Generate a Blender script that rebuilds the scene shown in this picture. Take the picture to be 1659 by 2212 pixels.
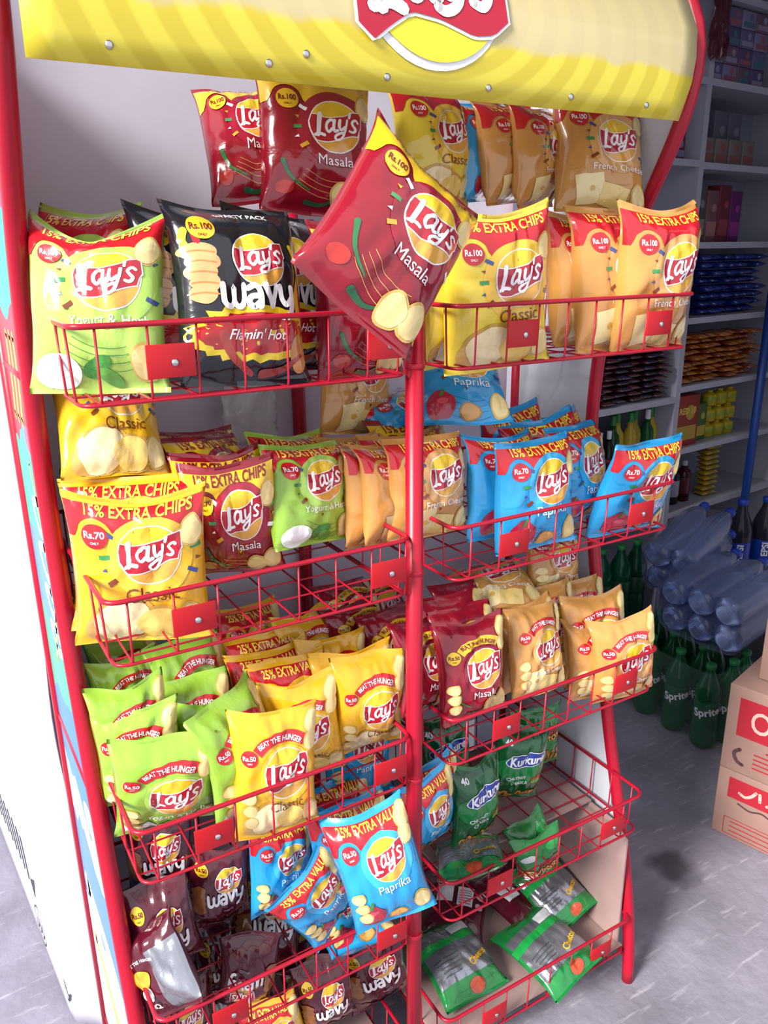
import bpy, bmesh, math, random
import numpy as np
from mathutils import Matrix, Vector, noise

scene = bpy.context.scene
for o in list(bpy.data.objects):
    bpy.data.objects.remove(o, do_unlink=True)
COL = scene.collection
R_ = math.radians

# ------------------------------------------------------------------ camera
cam_d = bpy.data.cameras.new('camera'); cam = bpy.data.objects.new('camera', cam_d); COL.objects.link(cam)
cam.location = (-0.1540, -0.8951, 1.2538 + 0.253)
cam.rotation_euler = (R_(71.9482), R_(0.614), R_(-30.7201))
cam_d.sensor_fit = 'VERTICAL'; cam_d.sensor_height = 24.0
cam_d.lens = 24.0 * 1745.164 / 2212.0
cam_d.clip_start = 0.02
scene.camera = cam

# ------------------------------------------------------------------ world, sun, exposure
w = bpy.data.worlds.new('world'); scene.world = w; w.use_nodes = True
nt = w.node_tree; bg = nt.nodes['Background']
bg.inputs['Color'].default_value = (0.90, 0.93, 1.0, 1); bg.inputs['Strength'].default_value = 1.2
sun_d = bpy.data.lights.new('sun', 'SUN'); sun_d.energy = 8.0; sun_d.angle = R_(18); sun_d.color = (1.0, 0.96, 0.90)
sun = bpy.data.objects.new('sun', sun_d); COL.objects.link(sun)
sun.rotation_euler = Vector((0.86, 0.22, -0.56)).to_track_quat('-Z', 'Y').to_euler()
vs = scene.view_settings
vs.view_transform = 'Standard'; vs.look = 'None'; vs.gamma = 1.0; vs.use_curve_mapping = False
vs.exposure = 0.0

# ------------------------------------------------------------------ helpers
def lin(h):
    h = h.lstrip('#'); c = [int(h[i:i+2], 16) / 255 for i in (0, 2, 4)]
    return tuple((x / 12.92 if x <= .04045 else ((x + .055) / 1.055) ** 2.4) for x in c) + (1,)

MATS = {}
def mat(name, col, rough=.5, metal=0, spec=.5, bump=0, bscale=30, var=0, vscale=8, trans=0, coat=0, ior=1.45, alpha=1, crinkle=0):
    if name in MATS: return MATS[name]
    m = bpy.data.materials.new(name); m.use_nodes = True; n = m.node_tree.nodes; l = m.node_tree.links
    b = n['Principled BSDF']; c = lin(col) if isinstance(col, str) else col
    b.inputs['Base Color'].default_value = c; b.inputs['Roughness'].default_value = rough
    b.inputs['Metallic'].default_value = metal; b.inputs['Specular IOR Level'].default_value = spec
    b.inputs['Transmission Weight'].default_value = trans; b.inputs['IOR'].default_value = ior
    b.inputs['Coat Weight'].default_value = coat; b.inputs['Coat Roughness'].default_value = .09
    b.inputs['Alpha'].default_value = alpha
    tc = n.new('ShaderNodeTexCoord')
    if var:
        nz = n.new('ShaderNodeTexNoise'); nz.inputs['Scale'].default_value = vscale; nz.inputs['Detail'].default_value = 6
        l.new(tc.outputs['Object'], nz.inputs['Vector'])
        mp = n.new('ShaderNodeMapRange'); mp.inputs['From Min'].default_value = .3; mp.inputs['From Max'].default_value = .7
        mp.inputs['To Min'].default_value = 1 - var; mp.inputs['To Max'].default_value = 1 + var * .5
        l.new(nz.outputs['Fac'], mp.inputs['Value'])
        hs = n.new('ShaderNodeHueSaturation'); hs.inputs['Color'].default_value = c
        l.new(mp.outputs['Result'], hs.inputs['Value']); l.new(hs.outputs['Color'], b.inputs['Base Color'])
    if bump or crinkle:
        bp = n.new('ShaderNodeBump'); bp.inputs['Strength'].default_value = bump or crinkle; bp.inputs['Distance'].default_value = .004
        nz2 = n.new('ShaderNodeTexNoise'); nz2.inputs['Scale'].default_value = bscale; nz2.inputs['Detail'].default_value = 4
        if crinkle: nz2.inputs['Distortion'].default_value = .8
        l.new(tc.outputs['Object'], nz2.inputs['Vector']); l.new(nz2.outputs['Fac'], bp.inputs['Height'])
        l.new(bp.outputs['Normal'], b.inputs['Normal'])
    MATS[name] = m
    return m

def film(col, rough=.21):          # printed plastic film of the packets
    k = 'film_' + col.lstrip('#') + ('' if rough == .21 else '_r%d' % int(rough * 100))
    return mat(k, col, rough=rough, spec=.5, crinkle=.55, bscale=20, coat=.8)

def mk(name, verts, faces, mats, fm=None, smooth=True, parent=None):
    me = bpy.data.meshes.new(name)
    me.from_pydata([tuple(v) for v in verts], [], [tuple(f) for f in faces])
    for m in (mats if isinstance(mats, (list, tuple)) else [mats]): me.materials.append(m)
    if fm is not None: me.polygons.foreach_set('material_index', list(fm))
    if smooth: me.polygons.foreach_set('use_smooth', [True] * len(me.polygons))
    me.update()
    o = bpy.data.objects.new(name, me); COL.objects.link(o); o.parent = parent
    return o

def inst(name, me, parent=None, loc=None, rot=None):
    name = name.split('#')[0]; o = bpy.data.objects.new(name, me); COL.objects.link(o); o.parent = parent
    if loc: o.location = loc
    if rot: o.rotation_euler = rot
    return o

def empty(name, loc=(0, 0, 0), rot=(0, 0, 0)):
    o = bpy.data.objects.new(name, None); COL.objects.link(o); o.empty_display_size = .05
    o.location = loc; o.rotation_euler = rot
    return o

def tag(o, label, cat, group=None):
    o['label'] = label; o['category'] = cat
    if group: o['group'] = group
    return o

def struct(o, label=None):
    o['kind'] = 'structure'
    if label: o['label'] = label
    return o

class G:
    """geometry collector for one mesh"""
    def __init__(s): s.v = []; s.f = []; s.m = []
    def add(s, v, f, mi=0):
        b = len(s.v); s.v += [tuple(x) for x in v]; s.f += [tuple(b + i for i in q) for q in f]; s.m += [mi] * len(f); return s
    def box(s, x0, x1, y0, y1, z0, z1, mi=0, bev=0):
        if bev:
            bm = bmesh.new(); bmesh.ops.create_cube(bm, size=1)
            for v in bm.verts: v.co = ((x0 + x1) / 2 + v.co.x * (x1 - x0), (y0 + y1) / 2 + v.co.y * (y1 - y0), (z0 + z1) / 2 + v.co.z * (z1 - z0))
            bmesh.ops.bevel(bm, geom=bm.edges[:], offset=bev, segments=2, affect='EDGES', profile=.5)
            bm.verts.index_update()
            s.add([v.co[:] for v in bm.verts], [[v.index for v in f.verts] for f in bm.faces], mi); bm.free(); return s
        v = [(x0, y0, z0), (x1, y0, z0), (x1, y1, z0), (x0, y1, z0), (x0, y0, z1), (x1, y0, z1), (x1, y1, z1), (x0, y1, z1)]
        return s.add(v, [(0, 3, 2, 1), (4, 5, 6, 7), (0, 1, 5, 4), (1, 2, 6, 5), (2, 3, 7, 6), (3, 0, 4, 7)], mi)
    def tube(s, pts, r, seg=8, closed=False, mi=0):
        P = [Vector(p) for p in pts]; n = len(P); V = []; F = []
        up = None
        for i in range(n):
            if closed: t = (P[(i + 1) % n] - P[i - 1])
            else: t = P[min(i + 1, n - 1)] - P[max(i - 1, 0)]
            t.normalize()
            if up is None:
                up = Vector((0, 0, 1)) if abs(t.z) < .9 else Vector((1, 0, 0))
            a = up - t * up.dot(t)
            if a.length < 1e-5: a = t.orthogonal()
            a.normalize(); b = t.cross(a); up = a
            for k in range(seg):
                an = 2 * math.pi * k / seg
                V.append(P[i] + (a * math.cos(an) + b * math.sin(an)) * r)
        for i in range(n if closed else n - 1):
            for k in range(seg):
                j = (i + 1) % n
                F.append((i * seg + k, i * seg + (k + 1) % seg, j * seg + (k + 1) % seg, j * seg + k))
        if not closed:
            F.append(tuple(range(seg))[::-1]); F.append(tuple((n - 1) * seg + k for k in range(seg)))
        return s.add(V, F, mi)
    def lathe(s, prof, seg=16, mi=0, c=(0, 0, 0)):
        V = []; F = []; n = len(prof)
        for r, z in prof:
            for k in range(seg):
                a = 2 * math.pi * k / seg; V.append((c[0] + r * math.cos(a), c[1] + r * math.sin(a), c[2] + z))
        for i in range(n - 1):
            for k in range(seg):
                F.append((i * seg + k, i * seg + (k + 1) % seg, (i + 1) * seg + (k + 1) % seg, (i + 1) * seg + k))
        F.append(tuple(range(seg))[::-1]); F.append(tuple((n - 1) * seg + k for k in range(seg)))
        return s.add(V, F, mi)
    def build(s, name, mats, parent=None, smooth=True):
        return mk(name, s.v, s.f, mats, s.m, smooth, parent)

def smooth_by_angle(o, ang=40):
    me = o.data
    me.polygons.foreach_set('use_smooth', [True] * len(me.polygons))
    bm = bmesh.new(); bm.from_mesh(me)
    for e in bm.edges:
        if len(e.link_faces) == 2 and e.calc_face_angle(0) > R_(ang): e.smooth = False
    bm.to_mesh(me); bm.free()
    return o

def rounded(pts, r, n=5):
    """round the corners of an open polyline"""
    P = [Vector(p) for p in pts]; out = [P[0]]
    for i in range(1, len(P) - 1):
        a = (P[i - 1] - P[i]); b = (P[i + 1] - P[i]); ra = min(r, a.length * .45, b.length * .45)
        A = P[i] + a.normalized() * ra; B = P[i] + b.normalized() * ra
        for k in range(n + 1):
            t = k / n; out.append(A * (1 - t) ** 2 + P[i] * 2 * t * (1 - t) + B * t * t)
    out.append(P[-1]); return out

def catmull(pts, n=6):
    P = [Vector((p[0], p[1], 0)) for p in pts]; out = []
    for i in range(len(P) - 1):
        p0 = P[max(i - 1, 0)]; p1 = P[i]; p2 = P[i + 1]; p3 = P[min(i + 2, len(P) - 1)]
        for k in range(n):
            t = k / n
            out.append(.5 * (2 * p1 + (p2 - p0) * t + (2 * p0 - 5 * p1 + 4 * p2 - p3) * t * t + (3 * p1 - p0 - 3 * p2 + p3) * t ** 3))
    out.append(P[-1]); return [(q.x, q.y) for q in out]

# ------------------------------------------------------------------ flat print: 2D art that is laid on a surface
_TXT = {}
def text2d(s, bold=0.02, shear=0):
    key = (s, bold, shear)
    if key in _TXT: return _TXT[key]
    cu = bpy.data.curves.new('t', 'FONT'); cu.body = s; cu.align_x = 'CENTER'; cu.align_y = 'CENTER'
    cu.resolution_u = 3; cu.offset = bold; cu.shear = shear; cu.size = 1
    ob = bpy.data.objects.new('t', cu); COL.objects.link(ob)
    me = bpy.data.meshes.new_from_object(ob)
    V = np.array([v.co[:2] for v in me.vertices]); F = [list(p.vertices) for p in me.polygons]
    bpy.data.objects.remove(ob); bpy.data.curves.remove(cu); bpy.data.meshes.remove(me)
    mn, mx = V.min(0), V.max(0); V = V - (mn + mx) / 2; wd = mx[0] - mn[0]
    V = V / wd; _TXT[key] = (V, F, (mx[1] - mn[1]) / wd)
    return _TXT[key]

class Art:
    def __init__(s): s.parts = {}; s.cur = None
    def part(s, n):                      # 'name#k' keeps alike pieces apart as parts of one plain name
        s.name = n; s.cur = s.parts.setdefault(n, dict(v=[], f=[], m=[], mats=[])); return s
    def piece(s):
        b = s.name.split('#')[0]; return s.part('%s#%d' % (b, len(s.parts)))
    def add(s, V, F, m, layer):
        p = s.cur
        if m not in p['mats']: p['mats'].append(m)
        mi = p['mats'].index(m); b = len(p['v'])
        p['v'] += [(x, y, layer) for x, y in V]; p['f'] += [[b + i for i in f] for f in F]; p['m'] += [mi] * len(F)
    def disc(s, cx, cy, r, m, layer, ry=None, seg=28, rings=3, a0=0, a1=None, rot=0, wob=0):
        ry = ry or r; V = [(cx, cy)]; F = []; cr, sr = math.cos(rot), math.sin(rot)
        for i in range(1, rings + 1):
            for k in range(seg):
                a = 2 * math.pi * k / seg; q = i / rings * (1 + wob * math.sin(3 * a + cx * 40) + wob * .6 * math.sin(5 * a + cy * 33))
                x, y = r * q * math.cos(a), ry * q * math.sin(a); V.append((cx + x * cr - y * sr, cy + x * sr + y * cr))
        for k in range(seg): F.append((0, 1 + k, 1 + (k + 1) % seg))
        for i in range(rings - 1):
            for k in range(seg):
                a = 1 + i * seg; F.append((a + k, a + seg + k, a + seg + (k + 1) % seg, a + (k + 1) % seg))
        s.add(V, F, m, layer)
    def ring(s, cx, cy, r0, r1, m, layer, seg=36, a0=0, a1=2 * math.pi, yq=1):
        V = []; F = []
        for k in range(seg + 1):
            a = a0 + (a1 - a0) * k / seg
            V += [(cx + r0 * math.cos(a), cy + yq * r0 * math.sin(a)), (cx + r1 * math.cos(a), cy + yq * r1 * math.sin(a))]
        for k in range(seg): F.append((2 * k, 2 * k + 1, 2 * k + 3, 2 * k + 2))
        s.add(V, F, m, layer)
    def strip(s, x0, x1, bot, top, m, layer, n=22, rows=3):
        V = []; F = []
        for i in range(n + 1):
            x = x0 + (x1 - x0) * i / n; b = bot(x) if callable(bot) else bot; t = top(x) if callable(top) else top
            for j in range(rows + 1): V.append((x, b + (t - b) * j / rows))
        for i in range(n):
            for j in range(rows):
                a = i * (rows + 1) + j; F.append((a, a + rows + 1, a + rows + 2, a + 1))
        s.add(V, F, m, layer)
    def quad(s, cx, cy, w, h, m, layer, rot=0):
        c, n = math.cos(rot), math.sin(rot)
        s.add([(cx + x * c - y * n, cy + x * n + y * c) for x, y in ((-w/2, -h/2), (w/2, -h/2), (w/2, h/2), (-w/2, h/2))], [(0, 1, 2, 3)], m, layer)
    def tri(s, cx, cy, r, m, layer, rot=0):
        s.add([(cx + r * math.cos(rot + a), cy + r * math.sin(rot + a)) for a in (0, 2.4, -2.4)], [(0, 1, 2)], m, layer)
    def stroke(s, pts, wd, m, layer, caps=True, n=6, smooth=True):
        P = catmull(pts, n) if smooth and len(pts) > 2 else pts
        V = []; F = []; N = len(P)
        for i, (x, y) in enumerate(P):
            a = P[max(i - 1, 0)]; b = P[min(i + 1, N - 1)]; dx, dy = b[0] - a[0], b[1] - a[1]; L = math.hypot(dx, dy) or 1
            ww = (wd(i / (N - 1)) if callable(wd) else wd) / 2
            V += [(x - dy / L * ww, y + dx / L * ww), (x + dy / L * ww, y - dx / L * ww)]
        for i in range(N - 1): F.append((2 * i, 2 * i + 1, 2 * i + 3, 2 * i + 2))
        s.add(V, F, m, layer)
        if caps:
            for (x, y), t in ((P[0], 0), (P[-1], 1)):
                ww = (wd(t) if callable(wd) else wd) / 2
                s.add([(x + ww * math.cos(k * .785), y + ww * math.sin(k * .785)) for k in range(8)], [tuple(range(8))], m, layer)
    def text(s, t, cx, cy, width, m, layer, height=None, rot=0, bold=.02, shear=0, arc=None):
        V, F, h = text2d(t, bold, shear)
        sy = (height / h) if height else width
        c, n = math.cos(rot), math.sin(rot); out = []
        for x, y in V:
            x, y = x * width, y * sy
            if arc:
                a = x / arc; rr = arc + y; x, y = rr * math.sin(a), rr * math.cos(a) - arc
            out.append((cx + x * c - y * n, cy + x * n + y * c))
        s.add(out, F, m, layer)
    def crisp(s, cx, cy, r, m, ml, layer, ry=None, rot=0):
        s.piece()
        s.disc(cx, cy, r, ml, layer, ry=ry, rot=rot, wob=.04); s.disc(cx, cy, r * .86, m, layer + .0005, ry=(ry or r) * .86, rot=rot, wob=.04)
    def refine(s, L=.05):
        """cut long edges so that the print follows curved surfaces (units of the art)"""
        for p in s.parts.values():
            bm = bmesh.new(); vs_ = [bm.verts.new((x, y, z)) for x, y, z in p['v']]
            for f, mi in zip(p['f'], p['m']):
                if len(set(f)) < 3: continue
                try: bm.faces.new([vs_[i] for i in f]).material_index = mi
                except ValueError: pass
            bmesh.ops.triangulate(bm, faces=bm.faces[:])
            for it in range(3):
                es = [e for e in bm.edges if e.calc_length() > L]
                if not es: break
                bmesh.ops.subdivide_edges(bm, edges=es, cuts=1); bmesh.ops.triangulate(bm, faces=[f for f in bm.faces if len(f.verts) > 3])
            bm.verts.index_update()
            p['V'] = np.array([v.co[:] for v in bm.verts]); p['F'] = [[v.index for v in f.verts] for f in bm.faces]; p['M'] = [f.material_index for f in bm.faces]
            bm.free()
        return s
    def meshes(s, surf):
        """surf maps (n,3) art points to (n,3) space points"""
        out = {}
        for n, p in s.parts.items():
            if not p.get('F'): continue
            me = bpy.data.meshes.new(n.split('#')[0]); me.from_pydata([tuple(q) for q in surf(p['V'])], [], p['F'])
            for m in p['mats']: me.materials.append(m)
            me.polygons.foreach_set('material_index', p['M']); me.polygons.foreach_set('use_smooth', [True] * len(p['F'])); me.update()
            out[n] = me
        return out

def logo(A, cx, cy, r, ribbon, white, sun_hi, sun_lo, layer=.0006, rot=.10, ring=True):
    """sun disc with a waving red ribbon and the script word"""
    A.part('logo')
    if ring: A.disc(cx, cy, r * 1.045, white, layer, seg=40)
    A.disc(cx, cy, r, sun_lo, layer + .0002, seg=40)
    V = []; F = []; n = 20                      # upper, lighter half of the sun
    for i in range(n + 1):
        a = math.pi * i / n; V += [(cx + r * math.cos(a), cy + r * math.sin(a)), (cx + r * math.cos(a), cy)]
    for i in range(n): F.append((2 * i, 2 * i + 1, 2 * i + 3, 2 * i + 2))
    A.add(V, F, sun_hi, layer + .00035)
    c, s_ = math.cos(rot), math.sin(rot)
    def T(x, y): return (cx + r * (x * c - y * s_), cy + r * (x * s_ + y * c))
    top = lambda x: .50 - .17 * math.sin((x + 1) * 1.75) + (.30 * max(0, x - .45) if x > .45 else 0)
    bot = lambda x: -.50 - .09 * math.sin((x + 1) * 2.7) + .10 * max(0, x)
    def rib(grow, x1):
        V = []; F = []; n = 22; x0 = -.985 - grow
        for i in range(n + 1):
            x = x0 + (x1 + grow - x0) * i / n; q = min(max(x, -.985), x1)
            lim = math.sqrt(max(0, 1 - min(1, abs(q)) ** 2)); t, b = top(q), bot(q)
            if q < 0: t = min(t, lim)
            elif q > .75: t = min(t, .55)
            b = max(b, -lim * .97)
            if q > .9: b = -.18 + (q - .9) * 1.5
            for j in range(4): V.append(T(x, b - grow + (t - b + 2 * grow) * j / 3))
        for i in range(n):
            for j in range(3):
                a = i * 4 + j; F.append((a, a + 4, a + 5, a + 1))
        return V, F
    A.add(*rib(.04, 1.05), white, layer + .0005)
    A.add(*rib(0, 1.05), ribbon, layer + .0007)
    ly = layer + .0010
    def S(pts, wd): A.stroke([T(1.04 * x + .16 * y, 1.14 * y) for x, y in pts], wd * r * .86, white, ly, n=5)
    S([(-.64, .42), (-.66, .05), (-.68, -.30)], .19)
    S([(-.78, -.31), (-.60, -.27), (-.42, -.31)], .14)
    S([(-.08, .17), (-.20, .22), (-.34, .08), (-.35, -.10), (-.25, -.20), (-.12, -.08)], .13)
    S([(-.05, .20), (-.07, -.06), (-.02, -.18), (.07, -.16)], .135)
    S([(.14, .20), (.13, -.02), (.20, -.14), (.34, -.02)], .12)
    S([(.42, .22), (.37, -.10), (.25, -.40), (.06, -.48), (.00, -.37), (.12, -.27), (.32, -.22)], .11)
    S([(.53, .46), (.50, .30)], .11)
    S([(.83, .16), (.73, .23), (.62, .14), (.69, .02), (.77, -.08), (.69, -.18), (.55, -.15)], .115)

# ------------------------------------------------------------------ the setting
concrete = mat('concrete', '#8a8694', rough=.85, spec=.25, bump=.7, bscale=38, var=.30, vscale=5)
_n = concrete.node_tree.nodes; _l = concrete.node_tree.links; _b = _n['Principled BSDF']; _hs = [q for q in _n if q.type == 'HUE_SAT'][0]; _tc = [q for q in _n if q.type == 'TEX_COORD'][0]
_mp = _n.new('ShaderNodeMapping'); _mp.inputs['Rotation'].default_value = (0, 0, .6); _mp.inputs['Scale'].default_value = (9, 60, 1); _l.new(_tc.outputs['Object'], _mp.inputs['Vector'])
_sc = _n.new('ShaderNodeTexNoise'); _sc.inputs['Scale'].default_value = 1.0; _sc.inputs['Detail'].default_value = 5; _l.new(_mp.outputs[0], _sc.inputs['Vector'])
_r1 = _n.new('ShaderNodeMapRange'); _r1.inputs['From Min'].default_value = .60; _r1.inputs['From Max'].default_value = .72; _r1.inputs['To Max'].default_value = .35; _l.new(_sc.outputs['Fac'], _r1.inputs['Value'])
_m1 = _n.new('ShaderNodeMix'); _m1.data_type = 'RGBA'; _l.new(_r1.outputs[0], _m1.inputs[0]); _l.new(_hs.outputs[0], _m1.inputs[6]); _m1.inputs[7].default_value = lin('#c9c6d2')
_ds = _n.new('ShaderNodeVectorMath'); _ds.operation = 'DISTANCE'; _l.new(_tc.outputs['Object'], _ds.inputs[0]); _ds.inputs[1].default_value = (1.33, .18, 0)
_nz = _n.new('ShaderNodeTexNoise'); _nz.inputs['Scale'].default_value = 12; _l.new(_tc.outputs['Object'], _nz.inputs['Vector'])
_ad = _n.new('ShaderNodeMath'); _ad.operation = 'MULTIPLY_ADD'; _ad.inputs[1].default_value = .12; _l.new(_nz.outputs['Fac'], _ad.inputs[0]); _l.new(_ds.outputs['Value'], _ad.inputs[2])
_r2 = _n.new('ShaderNodeMapRange'); _r2.inputs['From Min'].default_value = .085; _r2.inputs['From Max'].default_value = .13; _r2.inputs['To Min'].default_value = .7; _r2.inputs['To Max'].default_value = 0; _l.new(_ad.outputs[0], _r2.inputs['Value'])
_m2 = _n.new('ShaderNodeMix'); _m2.data_type = 'RGBA'; _l.new(_r2.outputs[0], _m2.inputs[0]); _l.new(_m1.outputs[2], _m2.inputs[6]); _m2.inputs[7].default_value = lin('#2c2a2e')
_l.new(_m2.outputs[2], _b.inputs['Base Color'])
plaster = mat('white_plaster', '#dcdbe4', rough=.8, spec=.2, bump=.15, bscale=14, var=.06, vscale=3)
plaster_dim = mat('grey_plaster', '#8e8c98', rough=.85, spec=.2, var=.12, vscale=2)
struct(G().box(-4, 3.3, -4, 3.0, -.05, 0).build('floor', concrete, smooth=False), 'rough grey concrete floor with scratches and worn patches')
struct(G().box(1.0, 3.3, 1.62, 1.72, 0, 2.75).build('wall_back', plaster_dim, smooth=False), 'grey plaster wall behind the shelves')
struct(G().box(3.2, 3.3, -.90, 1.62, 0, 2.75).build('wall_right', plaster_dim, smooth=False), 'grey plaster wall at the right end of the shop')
struct(G().box(1.95, 3.3, -.90, -.80, 0, 2.75).build('sky_block_wall', plaster_dim, smooth=False), 'added unseen wall at the front right that blocks sky light')  # added out of view to keep sky light off the right side
struct(G().box(-.3, 1.2, -.30, 1.72, 2.6, 2.75).box(1.2, 3.3, -.55, 1.72, 2.6, 2.75).build('ceiling', plaster_dim, smooth=False), 'plain ceiling slab over the shop')  # unseen; right part runs farther forward, shaped to cut the sky light there
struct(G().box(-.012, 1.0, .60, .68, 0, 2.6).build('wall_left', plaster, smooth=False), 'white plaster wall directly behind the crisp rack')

# white flexible sheet hanging beside the rack, with paint smears and printed marks
sheet_m = mat('white_sheet', '#c0bdcc', rough=.5, spec=.3, var=.05, vscale=6)
def sheet_pt(y, z):
    f = min(1, max(0, (y - .462) / .07)); f = f * f * (3 - 2 * f)
    b = .014 * math.exp(-((z - .72) / .16) ** 2) * math.exp(-((y - .50) / .06) ** 2)
    return (-.020 - b) * (1 - f) + (-.031 - .08 * y + .004 * math.sin(z * 9 + y * 7) * min(1, z * 3)) * f
V = []; F = []; ny, nz = 26, 44
for i in range(ny + 1):
    for j in range(nz + 1):
        y = .464 + 1.5 * (i / ny) ** 2; z = .001 + 1.9 * j / nz
        V.append((sheet_pt(y, z), y, z))
for i in range(ny):
    for j in range(nz):
        a = i * (nz + 1) + j; F.append((a, a + 1, a + nz + 2, a + nz + 1))
so = mk('plastic_sheet', V, F, sheet_m); tag(so, 'bright white sheet with cyan smears and stencil marks standing left of the rack', 'sheet')
md = so.modifiers.new('thick', 'SOLIDIFY'); md.thickness = .003; md.offset = 1
A = Art(); A.part('smear'); cy = mat('cyan_smear', '#a8ecec', rough=.6); ink = mat('grey_ink', '#3f3d48', rough=.8)
rnd = random.Random(5)
for k in range(22):
    yy, zz = .65 + .5 * rnd.random(), .80 + .35 * rnd.random()
    A.stroke([(yy, zz), (yy + .06 * rnd.random(), zz - .05 * rnd.random()), (yy + .1 * rnd.random(), zz - .02)], .012 + .012 * rnd.random(), cy, .002)
A.part('stencil_stripes')
for k in range(8): A.quad(1.16 - k * .045, .155 + .004 * k, .016, .10, ink, 0, rot=-.5)
A.part('stencil_arrow'); A.tri(.77, .16, .035, ink, 0, rot=2.2)
A.part('stencil_oval'); A.ring(.76, .055, .046, .050, ink, 0, yq=.9)
for k in range(3): A.stroke([(.735 + k * .022, .075), (.725 + k * .022, .055), (.74 + k * .022, .035), (.75 + k * .02, .055)], .005, ink, 0)
A.part('stencil_sign'); A.stroke([(.545, .09), (.53, .05), (.52, .07)], .006, ink, 0)
A.refine(.05)
for n, me in A.meshes(lambda P: [(sheet_pt(p[0], p[1]) - .004, p[0], p[1]) for p in P]).items(): inst(n, me, so)

# ------------------------------------------------------------------ the display rack
red = mat('red_paint', '#a80f2a', rough=.32, spec=.5, var=.10, vscale=9, bump=.05, bscale=60)
red_wire = mat('red_wire', '#a5112a', rough=.35, spec=.5)
red_plate = mat('red_plate', '#b3101c', rough=.4, spec=.5)
steel = mat('steel_rivet', '#c9c9cc', rough=.25, metal=1)
white_panel = mat('white_panel', '#c9cdd8', rough=.45, spec=.4, var=.06, vscale=4)
back_m = mat('back_sheet', '#dcd8ea', rough=.55, spec=.3, var=.10, vscale=5, bump=.25, bscale=5)

rack = empty('snack_display_rack'); tag(rack, 'tall red tube display rack with wire baskets and yellow header', 'display rack')
PZ = [(1.96, .16), (1.90, .085), (1.85, .055), (1.80, .042), (1.74, .045), (1.70, .060), (1.65, .088), (1.58, .135), (1.46, .190), (1.30, .222), (1.10, .222),
      (.95, .195), (.80, .165), (.60, .125), (.33, .050), (.15, .012), (0.0, 0.0)]
_z = [p[0] for p in PZ][::-1]; _y = [p[1] for p in PZ][::-1]
def prof(z): return float(np.interp(z, _z, _y))
zz = np.linspace(0, 1.96, 60); yy = np.interp(zz, _z, _y); yy = np.convolve(np.pad(yy, 3, mode='edge'), np.ones(7) / 7, 'valid')
for X in (-.017, .972):
    G().tube([(X, y, z) for y, z in zip(yy, zz)], .0125, 12).build('front_tube', red, rack)
    G().tube([(X, .45, 0), (X, .45, 1.96)], .0115, 12).build('rear_tube', red, rack)
    for z in (.06, .75, 1.35): G().tube([(X, prof(z), z), (X, .45, z)], .007, 8).build('side_stretcher', red, rack)
G().tube([(.4316, .014, 0), (.4316, .014, 1.50)], .0128, 14).build('centre_post', red, rack)
for z in (1.355, 1.06, .71, .40): G().lathe([(.0132, 0), (.0142, .001), (.0142, .007), (.0132, .008)], 14, c=(.4316, .014, z)).build('post_collar', red, rack)
G().tube([(.46, .45, 0), (.46, .45, 1.7)], .0125, 12).build('rear_centre_post', red, rack)
for z in (.06, 1.90): G().tube([(-.017, .45, z), (.972, .45, z)], .009, 8).build('rear_stretcher', red, rack)
bk = G().box(-.004, .958, .466, .469, .42, 1.95).build('back_panel', back_m, rack, smooth=False)

def panel(X, z0, z1, m, name):
    n = 28; V = []; F = []
    for k in range(n + 1):
        z = z0 + (z1 - z0) * k / n; a = prof(z) + .008
        V += [(X - .0015, a, z), (X - .0015, .445, z), (X + .0015, .445, z), (X + .0015, a, z)]
    for k in range(n):
        for i in range(4): F.append((4 * k + i, 4 * k + (i + 1) % 4, 4 * k + 4 + (i + 1) % 4, 4 * k + 4 + i))
    F += [(0, 1, 2, 3), tuple(4 * n + i for i in (3, 2, 1, 0))]
    return mk(name, V, F, m, smooth=False, parent=rack)
panel(.972, .335, 1.80, white_panel, 'side_panel')
# printed left side panel: colour fields of the print by height
pm = bpy.data.materials.new('side_print'); pm.use_nodes = True; n_ = pm.node_tree.nodes; l_ = pm.node_tree.links
b_ = n_['Principled BSDF']; b_.inputs['Roughness'].default_value = .35
tc = n_.new('ShaderNodeTexCoord'); sp = n_.new('ShaderNodeSeparateXYZ'); l_.new(tc.outputs['Object'], sp.inputs[0])
nz = n_.new('ShaderNodeTexNoise'); nz.inputs['Scale'].default_value = 7; l_.new(tc.outputs['Object'], nz.inputs['Vector'])
ma = n_.new('ShaderNodeMath'); ma.operation = 'MULTIPLY_ADD'; ma.inputs[1].default_value = .22; l_.new(nz.outputs['Fac'], ma.inputs[0]); l_.new(sp.outputs['Z'], ma.inputs[2])
mr = n_.new('ShaderNodeMapRange'); mr.inputs['From Min'].default_value = .1; mr.inputs['From Max'].default_value = 2.0; l_.new(ma.outputs[0], mr.inputs['Value'])
cr = n_.new('ShaderNodeValToRGB'); cr.color_ramp.interpolation = 'CONSTANT'; l_.new(mr.outputs[0], cr.inputs[0]); l_.new(cr.outputs[0], b_.inputs['Base Color'])
stops = [(0, '#c9cbd8'), (.20, '#4f83c4'), (.29, '#d8d0c0'), (.34, '#3f80bd'), (.44, '#3fa08e'), (.50, '#4a8cc8'), (.58, '#1fae98'), (.66, '#a81f38'), (.76, '#18a898'), (.83, '#d42c64')]
el = cr.color_ramp.elements; el[0].position = 0; el[0].color = lin(stops[0][1]); el[1].position = stops[1][0]; el[1].color = lin(stops[1][1])
for p_, c_ in stops[2:]: e = el.new(p_); e.color = lin(c_)
sp_o = panel(-.0195, .05, 1.80, pm, 'printed_side_panel')
A = Art(); A.part('yellow_strokes'); wh = mat('print_white', '#eceaf0', rough=.35); ye = mat('print_yellow', '#e7d23a', rough=.35); pk = mat('print_pink', '#e0527c', rough=.35)
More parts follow.
